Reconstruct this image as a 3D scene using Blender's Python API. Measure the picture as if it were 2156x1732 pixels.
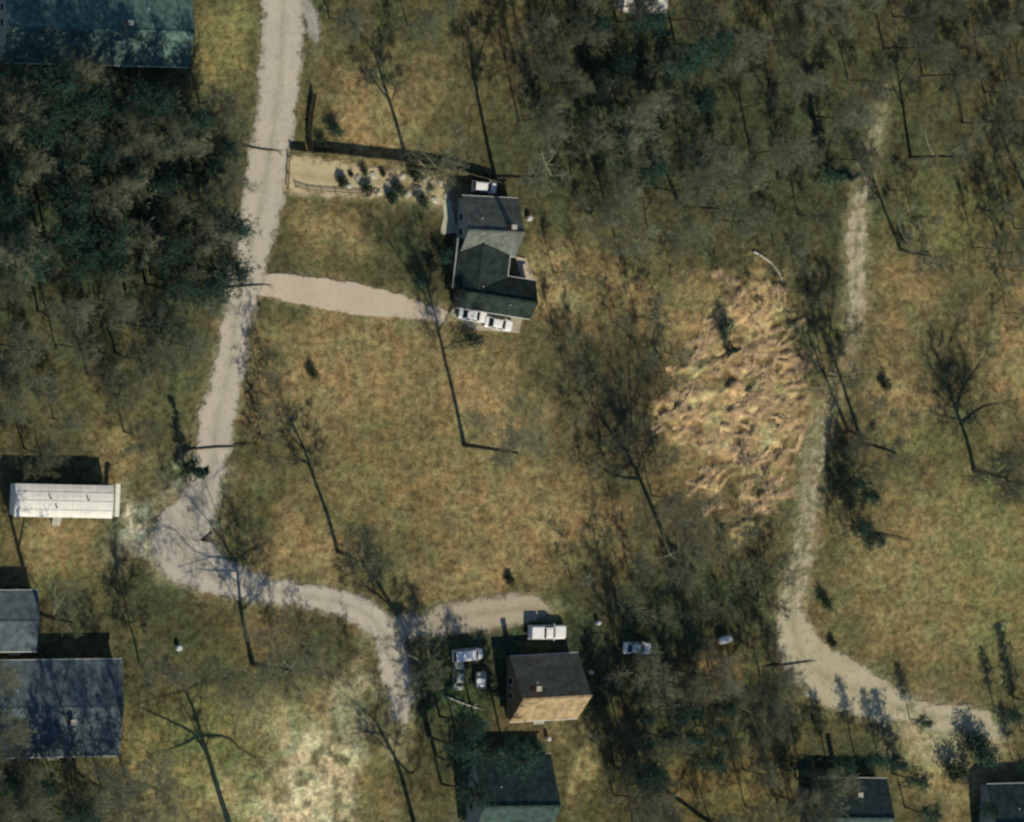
import bpy, bmesh, math, random
import numpy as np
from mathutils import Vector, Matrix

for o in list(bpy.data.objects):
    bpy.data.objects.remove(o)
scene = bpy.context.scene
COL = scene.collection
R = math.radians

# ------------------------------------------------------------------ camera
DIST, OFFN, LEAN = 700.0, R(25), R(8)          # distance, off-nadir angle, lean direction below image-right
WIDTH_M = 154.0
FOC = 36.0 * DIST / WIDTH_M
d = Vector((math.sin(OFFN)*math.cos(LEAN), -math.sin(OFFN)*math.sin(LEAN), -math.cos(OFFN)))
CX = d.cross(Vector((0, 1, 0))).normalized()
CU = CX.cross(d).normalized()
CAM = -d * DIST
cam = bpy.data.cameras.new('camera')
cam.lens = FOC; cam.sensor_width = 36; cam.clip_start = 1; cam.clip_end = 12000
cam.dof.use_dof = True                          # the aerial picture is soft all over
cam.dof.focus_distance = DIST*0.5
cam.dof.aperture_fstop = FOC/1000/0.32
co = bpy.data.objects.new('camera', cam)
m = Matrix((CX, CU, -d)).transposed().to_4x4(); m.translation = CAM
co.matrix_world = m
COL.objects.link(co); scene.camera = co

PW, PH = 2156.0, 1732.0
TX = 18.0/FOC
def at(px, py, z=0.0):
    u = (px/PW-.5)*2*TX; v = -(py/PH-.5)*2*TX*822/1024
    r = d + CX*u + CU*v
    t = (z-CAM.z)/r.z
    return CAM + r*t
def pix(p):
    """world array (n,3) -> picture pixels"""
    q = np.asarray(p, float) - np.array(CAM)
    w = q @ np.array(d)
    u = (q @ np.array(CX))/w; v = (q @ np.array(CU))/w
    return (u/(2*TX)+.5)*PW, (.5 - v/(2*TX)*1024/822)*PH

# ------------------------------------------------------------------ sky and sun
sv = (at(912, 650)-at(978, 938)); sv.z = 0; sv.normalize()      # way the shadows fall
SUN_EL = R(38)
SUNK = -sv / math.tan(SUN_EL)                                   # horizontal step towards the sun per metre of height
sun_dir = Vector((-sv.x*math.cos(SUN_EL), -sv.y*math.cos(SUN_EL), math.sin(SUN_EL)))
world = bpy.data.worlds.new('World'); scene.world = world; world.use_nodes = True
nt = world.node_tree
sky = nt.nodes.new('ShaderNodeTexSky'); sky.sky_type = 'NISHITA'; sky.sun_disc = False
sky.sun_elevation = SUN_EL; sky.sun_rotation = math.atan2(sun_dir.x, sun_dir.y)
sky.air_density = 1.0; sky.dust_density = 0.0; sky.ozone_density = 4.0
bg = nt.nodes['Background']; bg.inputs['Strength'].default_value = 0.075
nt.links.new(sky.outputs[0], bg.inputs[0])
sl = bpy.data.lights.new('sun', 'SUN'); sl.energy = 3.8; sl.angle = R(0.5); sl.color = (1.0, .91, .72)
so = bpy.data.objects.new('sun', sl); so.rotation_euler = sun_dir.to_track_quat('Z', 'Y').to_euler(); so.location = (0, 0, 120)
COL.objects.link(so)
vs = scene.view_settings
vs.view_transform = 'Standard'; vs.look = 'None'; vs.gamma = 1; vs.use_curve_mapping = False
vs.exposure = 0.24
scene.render.engine = 'CYCLES'
scene.render.resolution_x = 1024; scene.render.resolution_y = 822

# ------------------------------------------------------------------ materials
MATS = {}
def mat(name, col, rough=.85, spec=.2, var=.25, scale=3.0, col2=None, metal=0.0, bump=0.0, bscale=20.0, attr=None, glass=False, obj_rand=0.0):
    if name in MATS: return MATS[name]
    M = bpy.data.materials.new(name); M.use_nodes = True
    n = M.node_tree.nodes; l = M.node_tree.links; b = n['Principled BSDF']
    b.inputs['Roughness'].default_value = rough; b.inputs['Metallic'].default_value = metal
    b.inputs['Specular IOR Level'].default_value = spec
    tc = n.new('ShaderNodeTexCoord')
    ns = n.new('ShaderNodeTexNoise'); ns.inputs['Scale'].default_value = scale; ns.inputs['Detail'].default_value = 6
    l.new(tc.outputs['Object'], ns.inputs['Vector'])
    mr = n.new('ShaderNodeMapRange'); mr.inputs['From Min'].default_value = .3; mr.inputs['From Max'].default_value = .7
    l.new(ns.outputs['Fac'], mr.inputs['Value'])
    mx = n.new('ShaderNodeMix'); mx.data_type = 'RGBA'
    c = Vector(col)
    lo = c*(1-var) if col2 is None else c
    hi = c*(1+var) if col2 is None else Vector(col2)
    mx.inputs['A'].default_value = (*lo, 1); mx.inputs['B'].default_value = (*hi, 1)
    l.new(mr.outputs['Result'], mx.inputs['Factor'])
    last = mx.outputs['Result']
    if obj_rand:
        oi = n.new('ShaderNodeObjectInfo'); m2 = n.new('ShaderNodeMapRange')
        m2.inputs['To Min'].default_value = 1-obj_rand; m2.inputs['To Max'].default_value = 1+obj_rand
        l.new(oi.outputs['Random'], m2.inputs['Value'])
        mm = n.new('ShaderNodeVectorMath'); mm.operation = 'SCALE'
        l.new(last, mm.inputs[0]); l.new(m2.outputs['Result'], mm.inputs['Scale']); last = mm.outputs['Vector']
    l.new(last, b.inputs['Base Color'])
    if bump:
        n2 = n.new('ShaderNodeTexNoise'); n2.inputs['Scale'].default_value = bscale; n2.inputs['Detail'].default_value = 4
        l.new(tc.outputs['Object'], n2.inputs['Vector'])
        bp = n.new('ShaderNodeBump'); bp.inputs['Strength'].default_value = bump; bp.inputs['Distance'].default_value = .1
        l.new(n2.outputs['Fac'], bp.inputs['Height']); l.new(bp.outputs['Normal'], b.inputs['Normal'])
    MATS[name] = M
    return M

def soil_material(name, attr='soil', contrast=.85):
    """ground cover: the colour of each kind of cover, with some painted shade, comes from the mesh, mottling from noise"""
    M = bpy.data.materials.new(name); M.use_nodes = True
    n = M.node_tree.nodes; l = M.node_tree.links; b = n['Principled BSDF']
    b.inputs['Roughness'].default_value = .95; b.inputs['Specular IOR Level'].default_value = .1
    tc = n.new('ShaderNodeTexCoord')
    at_ = n.new('ShaderNodeAttribute'); at_.attribute_name = attr
    def noise(s, det=4, rough=.6, dist=0.0):
        t = n.new('ShaderNodeTexNoise'); t.inputs['Scale'].default_value = s; t.inputs['Detail'].default_value = det
        t.inputs['Roughness'].default_value = rough; t.inputs['Distortion'].default_value = dist
        l.new(tc.outputs['Object'], t.inputs['Vector']); return t
    def rng(t, lo, hi, f0=.32, f1=.68):
        r = n.new('ShaderNodeMapRange'); r.inputs['From Min'].default_value = f0; r.inputs['From Max'].default_value = f1
        r.inputs['To Min'].default_value = lo; r.inputs['To Max'].default_value = hi
        l.new(t.outputs['Fac'], r.inputs['Value']); return r
    fine = rng(noise(.95, 7, .78, .3), .42, 1.58, .36, .64)
    mid = rng(noise(.28, 5, .65, .3), .72, 1.28)
    grit = rng(noise(7, 3), .8, 1.2)
    mul = n.new('ShaderNodeMath'); mul.operation = 'MULTIPLY'; l.new(fine.outputs[0], mul.inputs[0]); l.new(mid.outputs[0], mul.inputs[1])
    mul2 = n.new('ShaderNodeMath'); mul2.operation = 'MULTIPLY'; l.new(mul.outputs[0], mul2.inputs[0]); l.new(grit.outputs[0], mul2.inputs[1])
    # hue shift: greener / redder patches
    hue = rng(noise(.22, 5, .6, .8), 0, 1, .35, .65)
    tint = n.new('ShaderNodeMix'); tint.data_type = 'RGBA'
    tint.inputs['A'].default_value = (.82, 1.0, .9, 1); tint.inputs['B'].default_value = (1.1, .98, .9, 1)
    l.new(hue.outputs[0], tint.inputs['Factor'])
    v1 = n.new('ShaderNodeVectorMath'); v1.operation = 'MULTIPLY'; l.new(at_.outputs['Color'], v1.inputs[0]); l.new(tint.outputs['Result'], v1.inputs[1])
    v2 = n.new('ShaderNodeVectorMath'); v2.operation = 'SCALE'; l.new(v1.outputs[0], v2.inputs[0]); l.new(mul2.outputs[0], v2.inputs['Scale'])
    l.new(v2.outputs[0], b.inputs['Base Color'])
    bp = n.new('ShaderNodeBump'); bp.inputs['Strength'].default_value = .5; bp.inputs['Distance'].default_value = .25
    l.new(mul2.outputs[0], bp.inputs['Height']); l.new(bp.outputs['Normal'], b.inputs['Normal'])
    return M

BARK = mat('bark', (.075, .065, .045), .95, .1, .4, 2.5, bump=.5, bscale=8)
TWIG = mat('twig', (.150, .158, .10), .95, .1, .35, .7, obj_rand=.3)
PALEBARK = mat('pale_bark', (.42, .40, .33), .9, .1, .3, 2)
NEEDLE = mat('needles', (.022, .062, .042), .8, .25, .45, .9, obj_rand=.25)
LEAF = mat('shrub_leaf', (.030, .055, .030), .8, .25, .45, 1.5, obj_rand=.25)
STRAW = mat('straw', (.60, .44, .25), .95, .1, .45, .6)
DRYGRASS = mat('dry_grass', (.22, .175, .08), .95, .1, .5, .25)
BRUSHM = mat('brush_twig', (.12, .11, .075), .95, .1, .45, .3)
RUBBER = mat('rubber', (.02, .02, .02), .8)
CHROME = mat('rim_metal', (.5, .5, .5), .35, .5, .1, metal=.8)
GLASSM = mat('dark_glass', (.012, .018, .02), .08, .6, .1)
LAMPM = mat('lamp_lens', (.6, .6, .55), .2, .5, .1)
TAILM = mat('tail_lens', (.25, .02, .02), .3, .5, .1)
BLACKP = mat('black_trim', (.03, .03, .03), .6)

# ------------------------------------------------------------------ helpers
def tag(o, label=None, cat=None, group=None, kind=None):
    if label: o['label'] = label
    if cat: o['category'] = cat
    if group: o['group'] = group
    if kind: o['kind'] = kind
    return o
def empty(name, loc, label, cat, group=None, rz=0.0):
    o = bpy.data.objects.new(name, None); o.location = loc; o.rotation_euler.z = rz; o.empty_display_size = .3
    COL.objects.link(o); return tag(o, label, cat, group)
def link(name, me, material, parent=None, smooth=False):
    o = bpy.data.objects.new(name, me); COL.objects.link(o)
    if material is not None and not me.materials: me.materials.append(material)
    if parent is not None: o.parent = parent
    return o
def mesh_vf(name, v, f):
    me = bpy.data.meshes.new(name); me.from_pydata(v, [], f); me.update(); return me
def mesh_tris(name, v, t):
    v = np.asarray(v, np.float32); t = np.asarray(t, np.int32)
    me = bpy.data.meshes.new(name)
    me.vertices.add(len(v)); me.vertices.foreach_set('co', v.ravel())
    me.loops.add(t.size); me.loops.foreach_set('vertex_index', t.ravel())
    me.polygons.add(len(t)); me.polygons.foreach_set('loop_start', np.arange(0, t.size, 3, dtype=np.int32))
    me.update(calc_edges=True); me.validate(); return me
class MB:
    def __init__(s): s.v = []; s.f = []
    def box(s, x0, x1, y0, y1, z0, z1):
        b = len(s.v)
        s.v += [(x0,y0,z0),(x1,y0,z0),(x1,y1,z0),(x0,y1,z0),(x0,y0,z1),(x1,y0,z1),(x1,y1,z1),(x0,y1,z1)]
        s.f += [(b,b+3,b+2,b+1),(b+4,b+5,b+6,b+7),(b,b+1,b+5,b+4),(b+1,b+2,b+6,b+5),(b+2,b+3,b+7,b+6),(b+3,b,b+4,b+7)]
        return s
    def hexa(s, p):
        b = len(s.v); s.v += [tuple(q) for q in p]
        s.f += [(b,b+3,b+2,b+1),(b+4,b+5,b+6,b+7),(b,b+1,b+5,b+4),(b+1,b+2,b+6,b+5),(b+2,b+3,b+7,b+6),(b+3,b,b+4,b+7)]
        return s
    def tube(s, pts, rad, n=6, tip=True):
        tube(s.v, s.f, pts, rad, n, tip); return s
    def cyl(s, c0, c1, r, n=10):
        tube(s.v, s.f, [c0, c1], [r, r], n, False); 
        b = len(s.v)-2*n
        s.f.append(tuple(range(b+n-1, b-1, -1))); s.f.append(tuple(range(b+n, b+2*n))); return s
    def build(s, name, material, parent=None):
        return link(name, mesh_vf(name, s.v, s.f), material, parent)

def norm(a):
    l = math.sqrt(a[0]*a[0]+a[1]*a[1]+a[2]*a[2]) or 1e-9
    return (a[0]/l, a[1]/l, a[2]/l)
def cross(a, b): return (a[1]*b[2]-a[2]*b[1], a[2]*b[0]-a[0]*b[2], a[0]*b[1]-a[1]*b[0])
def tube(V, F, pts, rad, n, tip):
    """tapered tube along pts; the last ring becomes a point when tip"""
    b0 = len(V); k = len(pts)
    rings = k-1 if tip else k
    for i in range(rings):
        a = pts[max(i-1, 0)]; c = pts[min(i+1, k-1)]
        t = norm((c[0]-a[0], c[1]-a[1], c[2]-a[2]))
        ref = (0, 0, 1) if abs(t[2]) < .8 else (1, 0, 0)
        u = norm(cross(t, ref)); w = cross(t, u); p = pts[i]; r = rad[i]
        for j in range(n):
            an = 2*math.pi*j/n; ca = math.cos(an)*r; sa = math.sin(an)*r
            V.append((p[0]+u[0]*ca+w[0]*sa, p[1]+u[1]*ca+w[1]*sa, p[2]+u[2]*ca+w[2]*sa))
    for i in range(rings-1):
        for j in range(n):
            q = b0+i*n; j2 = (j+1) % n
            F.append((q+j, q+j2, q+n+j2, q+n+j))
    if tip:
        V.append(tuple(pts[-1])); e = len(V)-1; q = b0+(rings-1)*n
        for j in range(n): F.append((q+j, q+(j+1) % n, e))

def in_poly(x, y, poly):
    x = np.asarray(x); y = np.asarray(y); c = np.zeros(x.shape, bool)
    n = len(poly)
    for i in range(n):
        x0, y0 = poly[i]; x1, y1 = poly[(i+1) % n]
        cond = ((y0 > y) != (y1 > y))
        with np.errstate(divide='ignore', invalid='ignore'):
            xi = (x1-x0)*(y-y0)/(y1-y0+1e-12)+x0
        c ^= cond & (x < xi)
    return c
def vnoise(x, y, seed, s):
    """smooth value noise 0..1 on numpy arrays"""
    x = x/s; y = y/s
    xi = np.floor(x).astype(np.int64); yi = np.floor(y).astype(np.int64)
    fx = x-xi; fy = y-yi; fx = fx*fx*(3-2*fx); fy = fy*fy*(3-2*fy)
    def h(a, b):
        t = (a*374761393 + b*668265263 + seed*974711) & 0x7fffffff
        t = ((t ^ (t >> 13))*1274126177) & 0x7fffffff
        return ((t ^ (t >> 16)) & 0xffff)/65535.0
    return (h(xi, yi)*(1-fx)+h(xi+1, yi)*fx)*(1-fy)+(h(xi, yi+1)*(1-fx)+h(xi+1, yi+1)*fx)*fy
def smooth_line(pts, step=.8):
    """Catmull-Rom through rows of numbers"""
    P = [np.array(p, float) for p in pts]; P = [2*P[0]-P[1]]+P+[2*P[-1]-P[-2]]
    out = []
    for i in range(1, len(P)-2):
        n = max(2, int(np.linalg.norm((P[i+1]-P[i])[:2])/step))
        for k in range(n):
            t = k/n; a, b, c, e = P[i-1], P[i], P[i+1], P[i+2]
            out.append(.5*((2*b)+(-a+c)*t+(2*a-5*b+4*c-e)*t*t+(-a+3*b-3*c+e)*t**3))
    out.append(P[-2]); return np.array(out)

# ------------------------------------------------------------------ roads (picture px, py, width in px) -> world
def world_line(rows):
    out = []
    for row in rows:
        px, py, w = row[:3]; p = at(px, py); out.append((p.x, p.y, w/14.0, row[3] if len(row) > 3 else 1.0))
    return smooth_line(out)
ROADS = {
 'gravel_road': [(604,-60,84),(596,0,84),(592,110,84),(580,240,78),(566,330,80),(548,440,84),(527,530,82,.9),(508,610,82,.95),(492,700,72,.75),(478,790,74,.8),(458,880,82,.95),(446,960,70,.9),(424,1040,84,.75),(392,1105,130,.75),(385,1155,150,.78),(440,1205,96,.75),(510,1232,66,.85),(590,1248,54,.9),(690,1264,56,.85),(770,1292,62,.85),(815,1350,64,.8),(838,1430,70,.8),(846,1510,52,.6),(842,1580,40,.2)],
 'driveway': [(540,598,44),(600,606,52),(680,618,60),(760,632,62),(840,645,50,.85),(890,656,40,.6),(950,668,36,.6),(985,676,30,.4)],
 'dirt_driveway': [(570,360,66),(640,370,76,.95),(740,380,74,.8),(830,388,72,.6),(910,400,66,.6),(985,430,60,.5)],
 'dirt_track': [(1868,180,26,.2),(1848,270,44,.42),(1822,360,46,.3),(1806,450,60,.6),(1803,560,60,.62),(1800,680,56,.5),(1775,790,50,.1),(1730,880,58,.3),(1712,960,66,.45),(1704,1060,66,.5),(1692,1160,68,.5),(1668,1250,80,.55),(1672,1330,88,.95),(1702,1400,108,1.1),(1770,1440,110,1.1),(1850,1475,90,1),(1910,1495,70,.6),(1975,1510,60,.9),(2040,1512,50,1),(2085,1535,40,.9),(2104,1580,30,.6)],
 'earth_driveway': [(800,1322,36),(880,1318,44),(960,1300,60),(1040,1290,64),(1110,1282,58),(1170,1290,30)],
 'path': [(612,-30,30),(636,0,24),(656,50,20),(668,110,14)],
}
LINES = {k: world_line(v) for k, v in ROADS.items()}
def road_dist(x, y, line):
    """distance outside the road edge (negative inside), coarse"""
    best = np.full(x.shape, 1e9)
    for p in line[::2]:
        best = np.minimum(best, np.hypot(x-p[0], y-p[1])-p[2]/2)
    return best

# ------------------------------------------------------------------ ground
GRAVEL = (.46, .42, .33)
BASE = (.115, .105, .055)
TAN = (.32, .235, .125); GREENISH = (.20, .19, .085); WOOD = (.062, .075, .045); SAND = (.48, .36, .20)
PALE = (.46, .40, .27); OLIVE = (.125, .12, .065); RUST = (.26, .17, .085); DARK = (.05, .065, .04)  # DARK: deep litter tone, also used to paint shaded ground
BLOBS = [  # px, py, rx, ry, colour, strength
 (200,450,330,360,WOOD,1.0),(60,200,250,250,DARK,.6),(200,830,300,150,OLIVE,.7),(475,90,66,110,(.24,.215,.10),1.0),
 (800,230,130,110,TAN,.9),(700,470,80,70,TAN,.8),(850,100,150,90,OLIVE,.6),(1070,100,50,110,RUST,.6),
 (750,740,180,110,TAN,.9),(720,860,160,100,TAN,.7),(1020,850,110,140,TAN,.95),(820,1000,190,120,(.225,.18,.09),.8),
 (640,1160,80,80,TAN,.9),(1000,1080,150,100,TAN,.6),(1180,1090,140,130,TAN,.85),(1020,1220,140,60,TAN,.9),(880,520,90,90,DARK,.4),  # the DARK patch paints a tree crown's shadow left of the house
 (1230,560,140,70,TAN,.95),(1330,640,180,80,TAN,.85),(1150,600,60,60,SAND,.5),(1550,620,110,70,TAN,.9),
 (1550,860,140,190,SAND,1.0),(1620,780,70,160,SAND,.9),(1545,1010,60,90,SAND,.75),(1460,990,70,90,RUST,.6),
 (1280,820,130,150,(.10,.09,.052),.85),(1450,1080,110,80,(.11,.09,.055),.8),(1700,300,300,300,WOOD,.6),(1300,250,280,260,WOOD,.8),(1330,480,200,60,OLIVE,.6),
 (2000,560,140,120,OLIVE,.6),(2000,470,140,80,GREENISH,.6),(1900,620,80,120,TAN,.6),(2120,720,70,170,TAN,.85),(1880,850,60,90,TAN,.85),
 (1960,1250,220,180,(.27,.213,.11),1.0),(2080,1120,110,120,(.225,.205,.095),.9),(2100,1300,90,120,(.23,.205,.095),.7),(1960,1130,120,60,TAN,.6),(1950,930,70,50,GREENISH,.5),
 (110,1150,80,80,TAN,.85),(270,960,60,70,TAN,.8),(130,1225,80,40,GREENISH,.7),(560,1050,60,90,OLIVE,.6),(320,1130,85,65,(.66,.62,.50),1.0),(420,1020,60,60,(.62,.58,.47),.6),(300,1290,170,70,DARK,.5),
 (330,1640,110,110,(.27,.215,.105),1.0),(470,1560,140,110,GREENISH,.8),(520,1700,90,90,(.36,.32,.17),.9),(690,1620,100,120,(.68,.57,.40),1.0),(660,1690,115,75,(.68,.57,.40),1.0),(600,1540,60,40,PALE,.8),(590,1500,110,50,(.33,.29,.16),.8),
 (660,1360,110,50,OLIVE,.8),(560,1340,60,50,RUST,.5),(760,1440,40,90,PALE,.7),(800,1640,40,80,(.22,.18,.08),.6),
 (950,1480,110,70,(.06,.085,.045),.9),(1130,1400,140,110,DARK,.9),(1400,1300,220,110,WOOD,.8),(1400,1480,150,110,DARK,.6),(1480,1390,70,50,RUST,.6),(1450,1650,180,110,(.12,.105,.05),.8),  # leftmost dark patches paint the shade on lawn and yard by the tan roof
 (1210,1620,26,100,(.34,.28,.15),.9),(1600,1650,60,120,(.22,.18,.085),.8),(2000,1640,110,70,(.30,.24,.13),.95),(1990,1550,110,60,PALE,.8),(1800,1600,100,60,DARK,.5),
 (1440,1660,100,60,(.20,.15,.07),.6),(40,1690,120,80,DARK,.8),(1100,1550,90,30,(.14,.10,.06),.6),
]
MOUND = [(1375,890),(1420,800),(1480,740),(1490,640),(1540,580),(1620,580),(1670,650),(1690,800),(1660,960),(1610,1080),(1520,1120),(1500,1040),(1470,960)]
def straw_field(x, y, px, py):
    jx = (vnoise(x, y, 31, 4)-.5)*70+(vnoise(x, y, 39, 1.3)-.5)*60; jy = (vnoise(x, y, 32, 4)-.5)*70+(vnoise(x, y, 40, 1.3)-.5)*60
    m = sum(in_poly(px+jx*k, py+jy*k, MOUND)*1.0 for k in (.5, 1.0, 1.6))/3
    wx = x+(vnoise(x, y, 35, 2.5)-.5)*2.6; wy = y+(vnoise(x, y, 36, 2.5)-.5)*2.6
    u = wx*.30-wy*.95; v = wx*.95+wy*.30
    r = np.abs(vnoise(v*.42, u, 33, 1.5)-.5)*1.5+np.abs(vnoise(wx, wy, 37, 1.1)-.5)*.5+(vnoise(x, y, 38, 5)-.5)*.5
    return m, r
def soil_colour(x, y):
    px, py = pix(np.stack([x, y, np.zeros_like(x)], 1))
    wx = (vnoise(x, y, 3, 6)-.5)*70 + (vnoise(x, y, 5, 2.2)-.5)*50
    wy = (vnoise(x, y, 4, 6)-.5)*70 + (vnoise(x, y, 6, 2.2)-.5)*50
    qx, qy = px+wx, py+wy
    c = np.tile(np.array(BASE), (len(x), 1))
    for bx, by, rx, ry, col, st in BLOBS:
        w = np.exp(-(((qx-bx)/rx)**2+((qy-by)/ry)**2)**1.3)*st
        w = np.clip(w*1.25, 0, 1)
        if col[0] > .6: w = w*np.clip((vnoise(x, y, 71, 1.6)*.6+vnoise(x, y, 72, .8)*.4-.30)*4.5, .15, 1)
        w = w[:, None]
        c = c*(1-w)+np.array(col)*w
    # straw patch: pale lodged grass on the ridges, dark soil between
    m, r = straw_field(x, y, px, py)
    w = (m*np.clip((.55-r)*3.2, 0, 1))[:, None]; g = (m*np.clip((r-.42)*3.0, 0, 1)*.85)[:, None]
    c = c*(1-w)+np.array((.58, .43, .25))*w
    c = c*(1-g)+np.array((.15, .10, .052))*g
    # worn shoulders beside the roads
    n = vnoise(x, y, 9, 1.3)
    for k, ln in LINES.items():
        dd = road_dist(x, y, ln)
        w = np.clip(1.0-(dd+.3)/(.5+2.0*n), 0, 1)*.55
        if k == 'dirt_track': col = (.33, .285, .18)
        elif k == 'path': col = (.25, .25, .18); w = w*.7
        else: col = (.34, .29, .18)
        c = c*(1-w[:, None])+np.array(col)*w[:, None]
    return c*np.array([.98, 1.0, .93])
def ground_height(x, y):
    px, py = pix(np.stack([x, y, np.zeros_like(x)], 1))
    z = -.10*vnoise(x, y, 21, 1.7)-.12*vnoise(x, y, 22, 5.0)
    m, r = straw_field(x, y, px, py)      # low straw-covered ridges, running a little off east-west
    z = z + m*(.02+.62*np.clip((.6-r)*1.9, 0, 1))
    for ln in LINES.values():
        dd = road_dist(x, y, ln); z = np.where(dd < .9, np.minimum(z, -.05), z)
    return z
def build_ground():
    # fine grid where the picture looks, growing cells out to the horizon
    xs = np.arange(-100, 100.01, .45); ys = np.arange(-74, 74.01, .45)
    ext = np.array([1, 3, 8, 20, 60, 200, 700, 3000.])
    xs = np.concatenate([xs[0]-ext[::-1], xs, xs[-1]+ext]); ys = np.concatenate([ys[0]-ext[::-1], ys, ys[-1]+ext])
    X, Y = np.meshgrid(xs, ys); x = X.ravel(); y = Y.ravel()
    nx, ny = len(xs), len(ys)
    z = ground_height(x, y)
    i = np.arange(nx*ny).reshape(ny, nx)
    a, b, c_, e = i[:-1, :-1].ravel(), i[:-1, 1:].ravel(), i[1:, 1:].ravel(), i[1:, :-1].ravel()
    t = np.concatenate([np.stack([a, b, c_], 1), np.stack([a, c_, e], 1)])
    me = mesh_tris('ground', np.stack([x, y, z], 1), t)
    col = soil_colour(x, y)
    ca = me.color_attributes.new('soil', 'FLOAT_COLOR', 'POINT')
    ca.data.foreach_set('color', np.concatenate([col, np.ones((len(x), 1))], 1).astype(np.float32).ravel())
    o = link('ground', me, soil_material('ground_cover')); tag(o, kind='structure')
build_ground()
GM = None

def road_mat(name, c1, c2, c3):
    M = bpy.data.materials.new(name); M.use_nodes = True
    n = M.node_tree.nodes; l = M.node_tree.links; b = n['Principled BSDF']; b.inputs['Roughness'].default_value = .95
    b.inputs['Specular IOR Level'].default_value = .1
    tc = n.new('ShaderNodeTexCoord')
    def noise(s, d_=5):
        t = n.new('ShaderNodeTexNoise'); t.inputs['Scale'].default_value = s; t.inputs['Detail'].default_value = d_
        l.new(tc.outputs['Object'], t.inputs['Vector']); return t
    def mix(f, A, B, lo, hi):
        r = n.new('ShaderNodeMapRange'); r.inputs['From Min'].default_value = lo; r.inputs['From Max'].default_value = hi
        l.new(f.outputs['Fac'], r.inputs['Value'])
        x = n.new('ShaderNodeMix'); x.data_type = 'RGBA'; l.new(r.outputs[0], x.inputs['Factor'])
        for s_, v in (('A', A), ('B', B)):
            if isinstance(v, tuple): x.inputs[s_].default_value = (*v, 1)
            else: l.new(v, x.inputs[s_])
        return x.outputs['Result']
    a = mix(noise(.25), c1, c2, .35, .65)
    a = mix(noise(1.2), a, c3, .52, .78)
    g = noise(9, 3); r = n.new('ShaderNodeMapRange'); r.inputs['To Min'].default_value = .75; r.inputs['To Max'].default_value = 1.25
    l.new(g.outputs['Fac'], r.inputs['Value'])
    v = n.new('ShaderNodeVectorMath'); v.operation = 'SCALE'; l.new(a, v.inputs[0]); l.new(r.outputs[0], v.inputs['Scale'])
    ra = n.new('ShaderNodeAttribute'); ra.attribute_name = 'rut'
    rn = noise(.5, 4); rm = n.new('ShaderNodeMath'); rm.operation = 'MULTIPLY'; l.new(ra.outputs['Fac'], rm.inputs[0]); l.new(rn.outputs['Fac'], rm.inputs[1])
    rx_ = n.new('ShaderNodeMix'); rx_.data_type = 'RGBA'; l.new(rm.outputs[0], rx_.inputs['Factor']); l.new(v.outputs[0], rx_.inputs['A']); rx_.inputs['B'].default_value = (c3[0]*.62, c3[1]*.66, c3[2]*.55, 1)
    l.new(rx_.outputs['Result'], b.inputs['Base Color'])
    # the surface thins out to bare soil and grass towards its edges
    ea = n.new('ShaderNodeAttribute'); ea.attribute_name = 'cover'
    en = noise(.55, 9); en.inputs['Roughness'].default_value = .72
    er = n.new('ShaderNodeMapRange'); er.inputs['From Min'].default_value = .28; er.inputs['From Max'].default_value = .72; er.inputs['To Min'].default_value = -.5; er.inputs['To Max'].default_value = .5
    l.new(en.outputs['Fac'], er.inputs['Value'])
    ad = n.new('ShaderNodeMath'); ad.operation = 'ADD'; l.new(ea.outputs['Fac'], ad.inputs[0]); l.new(er.outputs[0], ad.inputs[1])
    es = n.new('ShaderNodeMapRange'); es.interpolation_type = 'SMOOTHSTEP'; es.inputs['From Min'].default_value = .18; es.inputs['From Max'].default_value = .72
    l.new(ad.outputs[0], es.inputs['Value']); l.new(es.outputs[0], b.inputs['Alpha'])
    bp = n.new('ShaderNodeBump'); bp.inputs['Strength'].default_value = .3; bp.inputs['Distance'].default_value = .1
    l.new(g.outputs['Fac'], bp.inputs['Height']); l.new(bp.outputs['Normal'], b.inputs['Normal'])
    return M
RM = {
 'gravel_road': road_mat('gravel', (.50, .45, .36), (.44, .40, .33), (.36, .33, .25)),
 'driveway': road_mat('pink_concrete', (.54, .45, .34), (.49, .41, .31), (.44, .37, .27)),
 'dirt_driveway': road_mat('yellow_dirt', (.52, .44, .27), (.46, .38, .23), (.33, .28, .17)),
 'dirt_track': road_mat('track_dirt', (.48, .43, .30), (.42, .38, .25), (.30, .27, .16)),
 'earth_driveway': road_mat('driveway_earth', (.42, .36, .26), (.38, .33, .24), (.29, .25, .16)),
 'path': road_mat('path_stone', (.38, .38, .33), (.34, .34, .29), (.24, .25, .2)),
}
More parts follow.
